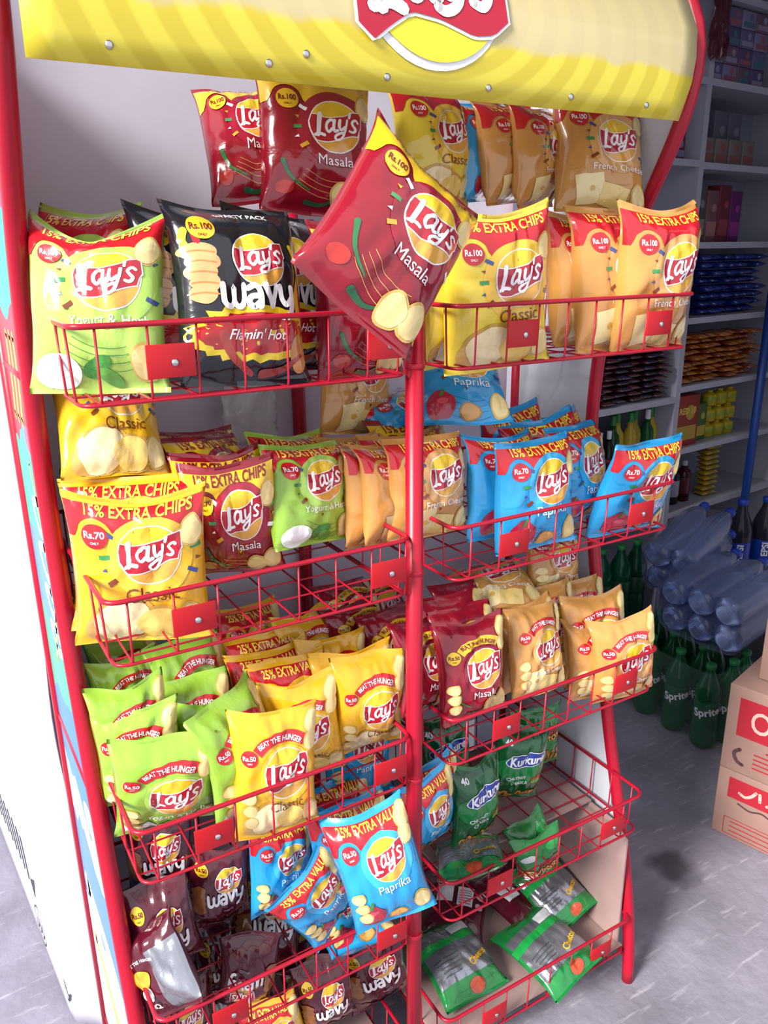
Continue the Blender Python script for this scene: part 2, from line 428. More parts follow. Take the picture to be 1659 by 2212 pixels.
for k in range(3): A.stroke([(.30 + .035 * k, 1.40), (.31 + .035 * k, 1.33), (.33 + .035 * k, 1.28)], .016, ye, 0)
A.part('side_lettering')
for k, (a, b) in enumerate([(1.17, 1.12), (1.10, 1.05), (1.03, .99), (.97, .93)]):
    A.stroke([(.30, a), (.26, (a + b) / 2), (.31, b), (.35, (a + b) / 2 + .01), (.30, a)], .016, wh, 0)
A.part('swirl')
A.stroke([(.33, 1.22), (.27, 1.05), (.34, .9)], .01, ye, 0)
A.part('blob')
A.disc(.30, 1.26, .03, pk, 0, ry=.02); A.piece(); A.disc(.24, .66, .05, wh, 0, ry=.03)
A.part('swoosh'); A.stroke([(.40, .42), (.2, .38), (.15, .30)], .05, wh, 0); A.piece(); A.stroke([(.40, .30), (.25, .22), (.1, .1)], .03, ye, 0)
A.refine(.3)
for n, me in A.meshes(lambda P: [(-.0212, p[0], p[1]) for p in P]).items(): inst(n, me, sp_o)

# yellow header: one bent sheet, print on it
HP = [(.019, 1.683), (.017, 1.710), (.016, 1.736), (.022, 1.770), (.034, 1.810), (.055, 1.850), (.090, 1.895), (.14, 1.935)]
hl = [0.0]
for a, b in zip(HP, HP[1:]): hl.append(hl[-1] + math.hypot(b[0] - a[0], b[1] - a[1]))
def hdr(x, v, off=0):
    y = np.interp(v, hl, [p[0] for p in HP]); z = np.interp(v, hl, [p[1] for p in HP])
    return (x, y - off, z + off * .2)
hm = bpy.data.materials.new('header_print'); hm.use_nodes = True; n_ = hm.node_tree.nodes; l_ = hm.node_tree.links; b_ = n_['Principled BSDF']
b_.inputs['Roughness'].default_value = .30; b_.inputs['Coat Weight'].default_value = .3
tc = n_.new('ShaderNodeTexCoord'); mp = n_.new('ShaderNodeMapping'); mp.inputs['Location'].default_value = (-.46, 0, -1.80); mp.inputs['Scale'].default_value = (1, 0, 1.6)
mp.vector_type = 'POINT'; l_.new(tc.outputs['Object'], mp.inputs['Vector'])
mp.inputs['Location'].default_value = (-.46, 0, -1.80 * 1.6)
wv = n_.new('ShaderNodeTexWave'); wv.wave_type = 'RINGS'; wv.rings_direction = 'SPHERICAL'; wv.inputs['Scale'].default_value = 6.5; wv.inputs['Distortion'].default_value = .6; wv.inputs['Detail'].default_value = 1
l_.new(mp.outputs[0], wv.inputs['Vector'])
cr = n_.new('ShaderNodeValToRGB'); l_.new(wv.outputs['Color'], cr.inputs[0])
el = cr.color_ramp.elements; el[0].color = lin('#cdb92a'); el[1].color = lin('#dccb3c'); el[0].position = .35; el[1].position = .65
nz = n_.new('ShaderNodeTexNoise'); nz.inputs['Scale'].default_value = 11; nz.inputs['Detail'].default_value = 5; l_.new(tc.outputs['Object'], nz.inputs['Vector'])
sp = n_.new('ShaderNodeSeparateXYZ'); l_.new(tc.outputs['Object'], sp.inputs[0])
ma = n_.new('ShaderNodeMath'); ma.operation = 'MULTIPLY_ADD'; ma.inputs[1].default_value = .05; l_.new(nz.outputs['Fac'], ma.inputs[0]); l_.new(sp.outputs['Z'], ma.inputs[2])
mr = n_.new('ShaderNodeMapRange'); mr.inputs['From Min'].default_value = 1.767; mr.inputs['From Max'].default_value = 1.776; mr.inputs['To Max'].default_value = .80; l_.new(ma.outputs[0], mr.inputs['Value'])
mx = n_.new('ShaderNodeMix'); mx.data_type = 'RGBA'; l_.new(mr.outputs[0], mx.inputs[0]); l_.new(cr.outputs[0], mx.inputs[6]); mx.inputs[7].default_value = lin('#c4b695')  # paler beige above the bend: sky glare painted into the header colour
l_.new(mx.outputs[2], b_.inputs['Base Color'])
V = []; F = []; nx = 30; X0, X1 = -.004, .902
for i in range(nx + 1):
    for j in range(len(HP)):
        t_ = i / nx; xr = X1 + .040 * min(1, hl[j] / .12)
        V.append(hdr(X0 + (xr - X0) * t_, hl[j]))
m_ = len(HP)
for i in range(nx):
    for j in range(m_ - 1):
        a = i * m_ + j; F.append((a, a + m_, a + m_ + 1, a + 1))
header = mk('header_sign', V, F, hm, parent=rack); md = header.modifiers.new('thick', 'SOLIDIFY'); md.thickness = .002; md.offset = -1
A = Art()
rib = mat('sign_red', '#b21f38', rough=.3); sw = mat('sign_white', '#efeef2', rough=.3); sy1 = mat('sign_sun', '#e3d93c', rough=.3)
A.part('logo')
A.disc(.463, .140, .112, sw, .0012, seg=48); A.disc(.466, .143, .106, sy1, .0028, seg=48)
bt = lambda x: float(np.interp(x, [.352, .375, .40, .43, .47, .52, .55, .578], [.072, .052, .070, .088, .084, .070, .074, .095])) ; tp = lambda x: .20 + .02 * math.sin((x - .35) * 10)
A.strip(.352, .578, lambda x: bt(x) - .004, lambda x: tp(x) + .004, sw, .0040); A.strip(.356, .574, bt, tp, rib, .0050)
def S(pts, wd): A.stroke([(.465 + .105 * (x + .12 * y), .130 + .135 * y) for x, y in pts], wd * .105, sw, .0060, n=5)
S([(-.64, .40), (-.66, .05), (-.70, -.30)], .20); S([(-.80, -.31), (-.60, -.26), (-.42, -.30)], .16)
S([(-.06, .16), (-.20, .21), (-.35, .08), (-.35, -.10), (-.24, -.19), (-.10, -.08)], .14); S([(-.05, .19), (-.06, -.06), (.0, -.17), (.08, -.15)], .14)
S([(.14, .20), (.14, -.02), (.22, -.13), (.36, -.02)], .13); S([(.42, .22), (.38, -.10), (.30, -.22), (.16, -.27), (.06, -.24)], .13)
S([(.56, .44), (.52, .28)], .12); S([(.86, .15), (.74, .22), (.63, .13), (.70, .02), (.79, -.08), (.70, -.18), (.56, -.15)], .13)
A.refine(.02)
for n, me in A.meshes(lambda P: [hdr(p[0], p[1], p[2]) for p in P]).items(): inst(n, me, header)
riv = G().lathe([(.0001, .0022), (.0018, .0020), (.0042, .0008), (.0046, 0)], 12); riv2 = riv.build('rivet', steel, header); rme = riv2.data
RV = [(.075, .018), (.245, .017), (.395, .016), (.545, .016), (.685, .016), (.83, .016), (.545, .075), (.29, .030)]
for k, (x, v) in enumerate(RV):
    o = riv2 if k == 0 else inst('rivet', rme, header)
    o.location = hdr(x, v, .001); o.rotation_euler = (R_(90), 0, 0)

# wire baskets: rail, floor loop, bent wires, label plates with rivets
RIM = [1.433, 1.1205, .7997, .4827, .175]; BH = .084; BD = .40
def basket_meshes(wd, n):
    out = {}
    g = G(); r = .022
    loop = rounded([(0, BD, 0), (0, 0, 0), (wd, 0, 0), (wd, BD, 0)], r, 6)
    g.tube(loop, .0033, 8); g.tube([(0, BD, 0), (wd, BD, 0)], .0033, 8); out['rail'] = g.build('wire_basket', red_wire)
    g = G(); g.tube(rounded([(.004, BD, 0), (.004, .004, 0), (wd - .004, .004, 0), (wd - .004, BD, 0)], r, 6), .0024, 6); g.tube([(.004, BD, 0), (wd - .004, BD, 0)], .0024, 6)
    out['loop'] = g.build('floor_loop', red_wire)
    out['wy'] = G().tube(rounded([(0, 0, 0), (0, .003, -BH), (0, BD - .002, -BH), (0, BD, 0)], .008, 3), .0015, 6).build('wire', red_wire)
    out['wx'] = G().tube(rounded([(0, 0, 0), (.003, 0, -BH - .002), (wd - .003, 0, -BH - .002), (wd, 0, 0)], .008, 3), .0015, 6).build('wire', red_wire)
    return out
plate_me = G().box(-.0275, .0275, -.0012, .0012, -.0185, .0185, bev=.0008).build('label_plate', red_plate)
rivp = G().lathe([(.0001, .0026), (.0020, .0024), (.0042, .0012), (.0046, 0)], 12).build('rivet', steel)
for bay, (x0, wd, nw, first, plates) in enumerate([(0, .418, 8, .0248, (.102, .379)), (.492, .468, 8, .0305, (.601 - .492, .875 - .492))]):
    M = basket_meshes(wd, nw)
    for row, z in enumerate(RIM):
        if row == 0: b = M['rail']
        else: b = inst('wire_basket', M['rail'].data)
        b.parent = rack; b.location = (x0, 0, z)
        lp = M['loop'] if row == 0 else inst('floor_loop', M['loop'].data); lp.parent = b; lp.location = (0, 0, -BH)
        for k in range(nw):
            o = M['wy'] if (row == 0 and k == 0) else inst('wire', M['wy'].data); o.parent = b; o.location = (first + .0548 * k, 0, 0)
        for k in range(7):
            o = M['wx'] if (row == 0 and k == 0) else inst('wire', M['wx'].data); o.parent = b; o.location = (0, .03 + .054 * k, 0)
        for px_ in plates:
            o = plate_me if (row == 0 and bay == 0 and px_ == plates[0]) else inst('label_plate', plate_me.data); o.parent = b; o.location = (px_, -.0035, -.041)
            o = rivp if (row == 0 and bay == 0 and px_ == plates[0]) else inst('rivet', rivp.data); o.parent = b; o.location = (px_ + .004, -.0046, -.043); o.rotation_euler = (R_(90), 0, 0)

# cardboard in the lowest tiers
card = mat('brown_card', '#a58a86', rough=.8, spec=.2, var=.10, vscale=12, bump=.1, bscale=50)
cb = empty('cardboard_liner', (0, 0, 0)); tag(cb, 'brown cardboard sheets lining the right side of the lowest baskets', 'cardboard')
G().box(.497, .955, .012, .395, .094, .0975).build('floor_sheet', card, cb, smooth=False)
G().box(.56, .950, .125, .40, .3865, .3905).build('upper_sheet', card, cb, smooth=False)
g = G(); g.add([(.948, .02, .10), (.948, .40, .10), (.948, .40, .384), (.948, .06, .384), (.948, .02, .36), (.952, .02, .10), (.952, .40, .10), (.952, .40, .384), (.952, .06, .384), (.952, .02, .36)],
    [(0, 1, 2, 3, 4), (9, 8, 7, 6, 5), (0, 5, 6, 1), (1, 6, 7, 2), (2, 7, 8, 3), (3, 8, 9, 4), (4, 9, 5, 0)]); g.build('side_sheet', card, cb, smooth=False)
G().box(.02, .42, .395, .399, .10, .38).build('rear_sheet', card, cb, smooth=False)
G().box(.02, .41, .03, .385, .094, .0975).build('floor_sheet', card, cb, smooth=False)

# loose clear plastic
pl = mat('clear_plastic', '#e4e4ee', rough=.22, trans=.15, spec=.5, crinkle=.8, bscale=40)
def crumple(name, c, w_, h_, seed, label, m=pl, amp=.02):
    V = []; F = []; n = 14
    for i in range(n + 1):
        for j in range(n + 1):
            a, b = i / n - .5, j / n - .5; q = noise.noise(Vector((a * 4 + seed, b * 4, seed))); q2 = noise.noise(Vector((a * 9, b * 9 + seed, 3)))
            V.append((a * w_ * (1 + .25 * q), amp * (q + .5 * q2), b * h_ * (1 + .2 * q2)))
    for i in range(n):
        for j in range(n): k = i * (n + 1) + j; F.append((k, k + n + 1, k + n + 2, k + 1))
    o = mk(name, V, F, m); o.location = c; md = o.modifiers.new('thick', 'SOLIDIFY'); md.thickness = .0012
    return tag(o, label, 'plastic bag')
crumple('clear_plastic_bag', (.345, .40, 1.245), .10, .11, 3, 'crumpled clear plastic bag hanging below the top left basket')
crumple('clear_plastic_bag', (.775, .36, 1.27), .11, .10, 8, 'crumpled clear plastic bag below the top right basket')

# ------------------------------------------------------------------ crisp packets
NU, NV_ = 26, 34
def bag_grid(W, H, seed, T=.021, sag=0, crush=0):
    """front and back vertex grids of a filled pillow packet with flat end seals"""
    e = .048; fr = np.zeros((NU + 1, NV_ + 1, 3)); bk_ = fr.copy()
    rs = random.Random(seed); bend = rs.uniform(-.008, .012); tw = rs.uniform(-.010, .010); ph = [rs.uniform(0, 6) for _ in range(6)]
    so_ = seed * 3.17
    cre = []
    for _ in range(7):
        an_ = rs.uniform(0, 3.14); cre.append((math.cos(an_), math.sin(an_), rs.uniform(-.35, .35), rs.choice((-1, 1)) * rs.uniform(.0010, .0024), rs.uniform(.03, .055)))
    for j in range(NV_ + 1):
        t = j / NV_
        tau = min(max((t - e) / (1 - 2 * e), 0), 1); E = max(0, 1 - abs(2 * tau - 1) ** 2.4) ** .62
        dt, db = max(0, 1 - e - t), max(0, t - e)
        for i in range(NU + 1):
            u = -1 + 2 * i / NU
            K = max(0, 1 - abs(u) ** 2.8) ** .58
            x = u * W / 2 * (1 - .085 * E * (1 - .25 * tau)) + .002 * noise.noise(Vector((t * 3, so_, 1)))
            z = (t - .5) * H
            D = T * E * K * (1 + .22 * (.5 - tau))
            nzv = Vector((u * 1.7 + so_, t * 2.3, so_ * .5))
            n1 = noise.noise(nzv); n2 = noise.noise(Vector((u * 6.0 + so_, t * 2.2 + 7, 2.2)))
            n3 = noise.noise(Vector((u * 3 + t * 5 + so_, t * 3 - u * 4, 9)))
            gat = math.exp(-dt / .10) + math.exp(-db / .10)            # gathers near the seals
            fade = min(1, K * 1.5) * min(1, E * 1.6)
            wr = fade * (.0050 * n1 + .0034 * n3) + gat * .0055 * n2 * min(1, K * 2) * min(1, E * 3)
            for (ax_, ay_, ac_, am_, aw_) in cre:                       # sharp creases across the film
                dd_ = (ax_ * u * .5 + ay_ * (t - .5) - ac_); wr += fade * am_ * math.exp(-(dd_ / aw_) ** 2)
            wr2 = fade * .004 * noise.noise(nzv + Vector((5, 5, 5)))
            # the seals wave a little, corners stand out
            sw_ = .0055 * math.sin(u * 2.2 + ph[0]) + .0035 * math.sin(u * 4.7 + ph[1])
            top = max(0, (t - .80) / .20); lo = max(0, (.15 - t) / .15)
            y0 = bend * (2 * t - 1) ** 2 + tw * u * (t - .5) + sw_ * top ** 2 + (.004 * math.sin(u * 3 + ph[2])) * lo ** 2
            y0 += .010 * top ** 2 - .004 * lo
            if sag:
                dip = (1 - abs(u) ** 1.6) * min(1, max(0, (t - .55) / .45)) ** 1.4
                z -= sag * H * dip * .75; y0 -= sag * .10 * dip
            else:
                z -= .012 * H * (1 - u * u) * top ** 2 * (1 + math.sin(ph[3]))
            if crush: y0 += crush * noise.noise(Vector((u * 1.2 + so_, t * 1.5, 4)))
            fr[i, j] = (x, y0 - D - wr, z); bk_[i, j] = (x, y0 + D * .8 + wr2, z)
    return fr, bk_

def bag_body(name, fr, bk_, mats):
    V = []; F = []; M = []
    idx = np.zeros((2, NU + 1, NV_ + 1), int)
    for i in range(NU + 1):
        for j in range(NV_ + 1):
            idx[0, i, j] = len(V); V.append(tuple(fr[i, j]))
    for i in range(NU + 1):
        for j in range(NV_ + 1):
            if i in (0, NU): idx[1, i, j] = idx[0, i, j]
            else: idx[1, i, j] = len(V); V.append(tuple(bk_[i, j]))
    for i in range(NU):
        for j in range(NV_):
            q = idx[0]; F.append((q[i, j], q[i + 1, j], q[i + 1, j + 1], q[i, j + 1])); M.append(1 if j in (0, NV_ - 1) and len(mats) > 1 else 0)
            q = idx[1]; F.append((q[i, j + 1], q[i + 1, j + 1], q[i + 1, j], q[i, j])); M.append(0)
    me = bpy.data.meshes.new(name); me.from_pydata(V, [], [tuple(int(a) for a in f) for f in F])
    for m in mats: me.materials.append(m)
    me.polygons.foreach_set('material_index', M); me.polygons.foreach_set('use_smooth', [True] * len(F)); me.update()
    return me

def bag_surf(fr, W, asp):
    def f(P):
        a = np.clip(P[:, 0], -.488, .488); t = np.clip(P[:, 1] / asp, .006, .994)
        gi = (a + .5) * NU; gj = t * NV_
        i = np.clip(gi.astype(int), 0, NU - 1); j = np.clip(gj.astype(int), 0, NV_ - 1); x = (gi - i)[:, None]; y = (gj - j)[:, None]
        p00, p10, p01, p11 = fr[i, j], fr[i + 1, j], fr[i, j + 1], fr[i + 1, j + 1]
        p = (p00 * (1 - x) * (1 - y) + p10 * x * (1 - y) + p01 * (1 - x) * y + p11 * x * y)
        du = (p10 - p00) * (1 - y) + (p11 - p01) * y; dv = (p01 - p00) * (1 - x) + (p11 - p10) * x
        n = np.cross(du, dv); n /= (np.linalg.norm(n, axis=1)[:, None] + 1e-12)      # points to -y (front)
        return p + n * (P[:, 2:3] * 1.3 + .0004)
    return f

C_ = dict(red='#bf1a26', ltxt='#f2d648', rib='#b01b2d', white='#f2f1f4', sun1='#e8c02c', sun2='#dea345', crisp='#e6cf8e', crisp2='#d2ad5c', navy='#3a4a86', brown='#7a3a22', dk='#4d1519')
F_ = {k: film(v) for k, v in C_.items()}
BASE = dict(y='#93bd40', c='#e2ac22', m='#8a1024', f='#c98f4a', p='#2394d0', w='#16171f', v='#3d0d18')
LIGHT = dict(y='#a5cb58', c='#eabd3a', m='#981a30', f='#d6a05e', p='#38a8de')

def art(kind):
    d = kind[0]; A = Art()
    lt = film(LIGHT.get(d, '#444444')); base = BASE.get(d)
    yellowband = d == 'm'
    bandm, btx = (film('#ddb51f'), film('#7c1018')) if yellowband else (F_['red'], F_['ltxt'])
    badge, bdt = (film('#dfb524'), film('#6d1410')) if d in 'mwv' else (F_['red'], F_['white'])
    size = '100' if '100' in kind else '70' if '70' in kind else '50'
    asp = ASP[kind]
    if kind in ('kk', 'ch', 'bkg', 'bkm', 'wm50b'): return special(kind, A, asp)
    if d == 'w' and kind == 'w100': return wavy(A, asp, True)
    if kind == 'wm50': return wavy(A, asp, False)
    flav = dict(y='Yogurt & Herb', c='Classic', m='Masala', f='French Cheese', p='Paprika')[d]
    ftx = F_['brown'] if d == 'c' else F_['white']
    value = kind in ('c50v', 'p50')
    lx, ly, lr = (.13, asp * .575, .235) if size == '100' else (.10, asp * .615, .225) if size == '70' or value else (.09, asp * .515, .255)
    A.part('top_band')
    if size != '50' or value:
        # band with two arches cut into its lower edge
        c1 = (-.29, asp * .735, .135); c2 = (lx, ly - .02, .345 if size == '100' else .315)
        def bot(x):
            b = asp * .72
            for cx, cy, r in (c1, c2):
                if abs(x - cx) < r: b = max(b, cy + math.sqrt(r * r - (x - cx) ** 2))
            return min(b, asp * .90)
        A.strip(-.49, .49, bot, asp * .945, bandm, .0004, n=44, rows=4)
        A.part('band_lettering')
        A.text('25% EXTRA VALUE' if value else '15% EXTRA CHIPS', .03, asp * .905, .76, btx, .0010, height=.082, bold=.022)
        A.part('price_badge')
        A.disc(c1[0], c1[1], .094, badge, .0008); A.text({'100': 'Rs.100', '70': 'Rs.70', '50': 'Rs.50'}[size], c1[0], c1[1] + .012, .145, bdt, .0012, height=.055, bold=.025)
        A.text('ONLY', c1[0], c1[1] - .05, .06, bdt, .0012, height=.02, bold=.02)
    else:
        # arched ribbon over the logo
        rr = .36; A.part('top_band')
        A.ring(lx - .02, ly - .03, rr, rr + .115, bandm, .0006, seg=20, a0=R_(52), a1=R_(138))
        A.part('band_lettering'); A.text('BEAT THE HUNGER', lx - .02 - (rr + .055) * math.cos(R_(95)) * -1, ly - .03 + (rr + .052), .54, F_['white'] if not yellowband else btx, .0011, height=.058, bold=.025, arc=rr + .055)
        A.part('price_badge'); bx, by = -.33, ly + .20
        A.disc(bx, by, .085, badge, .0008); A.text('Rs.50', bx, by + .008, .13, bdt, .0012, height=.05, bold=.025); A.text('ONLY', bx, by - .045, .05, bdt, .0012, height=.018)
    A.part('print')
    A.disc(lx, ly - .02, .345 if size == '100' else .315, lt, .0003, seg=40, rings=5)
    A.part('confetti')
    # confetti arc
    if size != '50':
        for k in range(17):
            a = R_(150 + 15.5 * k); r = .335 + .02 * (k % 2)
            x, y = lx + r * math.cos(a), ly - .02 + r * math.sin(a)
            if -.46 < x < .46 and not (abs(x - lx) < .30 and abs(y - (ly - lr - .075)) < .065):
                m = F_['navy'] if k % 3 == 0 else F_['brown'] if k % 3 == 1 else film('#2f8a4c')
                if d == 'm': m = [F_['white'], film('#d5a532'), film('#3f8f56')][k % 3]
                if k % 2: A.tri(x, y, .021, m, .0007, rot=a)
                else: A.quad(x, y, .075, .034, m, .0007, rot=a)
        for k in range(4):
            rr = .47 + .05 * k
            A.ring(lx, ly - .02, rr, rr + .004, F_['crisp2'] if d == 'm' else film('#9c6a1e') if d in 'cf' else film('#2c7a3c') if d == 'y' else film('#0d6ba6'), .0006, seg=16, a0=R_(235), a1=R_(285))
    A.part('crisp_picture')
    # food pictures
    A.crisp(.40, asp * .735, .085, F_['crisp'], F_['crisp2'], .0008, ry=.12)
    if size == '50':
        for k in range(3): A.crisp(-.36 + .015 * k, asp * (.36 - .10 * k), .085, F_['crisp'], F_['crisp2'], .0007 + .0002 * k, ry=.07)
        A.crisp(.42, asp * .86, .10, F_['crisp'], F_['crisp2'], .0008, ry=.12)
    A.crisp(.37, asp * .15, .105, F_['crisp'], F_['crisp2'], .0008, ry=.13)
    A.part('food_picture')
    if d == 'y':
        A.disc(-.27, asp * .11, .17, film('#e9efe6'), .0007, ry=.12); A.disc(-.27, asp * .13, .12, F_['white'], .0009, ry=.07)
        A.piece(); A.disc(.02, asp * .13, .12, film('#3f8a36'), .0006, ry=.06, rot=.4); A.disc(.10, asp * .08, .09, film('#5ca23c'), .0007, ry=.05, rot=-.5)
    elif d == 'c':
        A.crisp(-.14, asp * .17, .25, film('#efdfae'), film('#c79a3e'), .0006, ry=.19, rot=.3); A.crisp(.13, asp * .14, .19, film('#eecb6a'), film('#c79a3e'), .0008, ry=.15)
        A.disc(-.30, asp * .12, .12, film('#d1a65a'), .0007, ry=.11)
    elif d == 'm':
        A.piece(); A.stroke([(-.34, asp * .33), (-.26, asp * .22), (-.10, asp * .15)], lambda t: .040 * (1 - .7 * t), film('#2a6f40'), .0008)
        A.piece(); A.stroke([(-.12, asp * .08), (.02, asp * .07), (.12, asp * .10)], lambda t: .04 * (1 - .6 * t), film('#24603a'), .0008); A.crisp(.20, asp * .13, .12, F_['crisp'], F_['crisp2'], .0010)
        A.part('food_picture').piece(); A.disc(-.32, asp * .16, .08, film('#b32b24'), .0006, ry=.06)
    elif d == 'f':
        A.quad(-.18, asp * .18, .30, .30, film('#efdca0'), .0007, rot=.15); A.quad(.08, asp * .13, .30, .22, film('#e6c878'), .0009, rot=-.2); A.disc(-.16, asp * .18, .03, film('#d3ab48'), .0009)
    elif d == 'p':
        A.disc(-.25, asp * .17, .15, film('#a81f3a'), .0007, ry=.14, wob=.06); A.disc(-.23, asp * .20, .06, film('#c94a5c'), .0009, ry=.03); A.stroke([(-.25, asp * .25), (-.22, asp * .30)], .03, film('#2f7d3a'), .0010)
        A.crisp(.05, asp * .10, .12, film('#cf9a52'), film('#a8752f'), .0007, ry=.07)
    logo(A, lx, ly, lr, F_['rib'], F_['white'], F_['sun1'], F_['sun2'])
    A.part('flavour_lettering'); A.text(flav, lx, ly - lr - .075, min(.58, .056 * len(flav)), ftx, .0012, bold=0)
    return A

def wavy(A, asp, party):
    yl, rd, pc = film('#dfc324'), film('#a8121c'), film('#dba06a')
    lx, ly, lr = .10, asp * .655, .205
    A.part('print')
    if party:
        # flames
        for cx, cy, rx, ry in ((.04, asp * .26, .50, .185),):
            n = 46; V = [(cx, cy)]; Vr = [(cx, cy)]
            for k in range(n):
                a = 2 * math.pi * k / n; j = 1 + .10 * (k % 2) + .05 * math.sin(k * 2.7)
                V.append((max(-.48, min(.48, cx + rx * j * math.cos(a))), cy + ry * j * math.sin(a))); Vr.append((max(-.44, min(.44, cx + rx * .86 * j * math.cos(a))), cy + ry * .74 * j * math.sin(a)))
            F = [(0, 1 + k, 1 + (k + 1) % n) for k in range(n)]
            A.add(V, F, yl, .0004); A.add(Vr, F, rd, .0006)
        A.stroke([(.44, asp * .30), (.40, asp * .45), (.45, asp * .6), (.40, asp * .75)], lambda t: .07 * (1 - .5 * t), yl, .0004)
        A.stroke([(.47, asp * .28), (.45, asp * .5), (.47, asp * .7)], .035, rd, .0006)
        A.stroke([(-.42, asp * .80), (-.44, asp * .74), (-.40, asp * .68)], .05, yl, .0006); A.stroke([(-.36, asp * .80), (-.35, asp * .74)], .05, rd, .0007)
        for k in range(5):
            A.disc(-.35 + .02 * (k % 2), asp * (.68 - .055 * k), .125 - .008 * k, pc, .0007 + .00012 * k, ry=.07, wob=.03)
            A.stroke([(-.45 + .02 * (k % 2), asp * (.68 - .055 * k)), (-.35, asp * (.685 - .055 * k)), (-.25, asp * (.675 - .055 * k))], .012, film('#b57840'), .0008 + .00012 * k)
        A.stroke([(-.22, asp * .25), (-.14, asp * .14), (.02, asp * .06)], lambda t: .08 * (1 - .6 * t), film('#a8372c'), .0008)
        A.stroke([(.10, asp * .06), (.26, asp * .08), (.42, asp * .15)], lambda t: .06 * (1 - .5 * t), film('#8e2a1e'), .0008)
        A.disc(.40, asp * .16, .07, film('#b87a45'), .0007, ry=.14)
        A.part('lettering'); A.text('PARTY PACK', .08, asp * .935, .36, F_['white'], .0010, height=.045, bold=.02, arc=1.2)
        A.piece(); A.text("Flamin' Hot", .05, asp * .255, .46, F_['white'], .0012, bold=.012, shear=.3)
    else:
        for k in range(4): A.disc(-.36, asp * (.58 - .07 * k), .10, film('#8d5427'), .0007 + .0001 * k, ry=.08, wob=.04)
        A.stroke([(-.3, asp * .14), (0, asp * .10), (.3, asp * .17)], .10, film('#5a1b1b'), .0006)
        A.part('lettering'); A.text('BBQ', lx, asp * .30, .16, film('#8d7a80'), .0010, height=.035)
    A.part('price_badge'); A.disc(-.30, asp * .82, .095, film('#dfb524'), .0008); A.text('Rs.100' if party else 'Rs.50', -.30, asp * .825, .15, film('#6d1410'), .0012, height=.055, bold=.025); A.text('ONLY', -.30, asp * .775, .06, film('#6d1410'), .0012, height=.02)
    logo(A, lx, ly, lr, F_['rib'], F_['white'], F_['sun1'], F_['sun2'])
    A.part('word_lettering')
    # rounded custom letters of the word below the logo
    wx, wy, q = .09, asp * .445, .155
    def S(pts): A.stroke([(wx + q * x, wy + q * y) for x, y in pts], q * .27, F_['white'], .0013, n=5)
    S([(-2.0, .55), (-1.98, -.25), (-1.70, -.45), (-1.48, -.2), (-1.46, .45), (-1.44, -.2), (-1.2, -.45), (-.95, -.2), (-.92, .55)])
    S([(-.70, .40), (-.40, .52), (-.18, .25), (-.18, -.45)]); S([(-.20, .02), (-.55, .02), (-.70, -.22), (-.48, -.45), (-.20, -.25)])
    S([(.10, .55), (.42, -.42)]); S([(.42, -.42), (.72, .55)])
    S([(.95, .55), (1.0, -.05), (1.25, -.30), (1.55, 0)]); S([(1.62, .55), (1.56, -.35), (1.35, -.85), (1.0, -.85)])
    return A

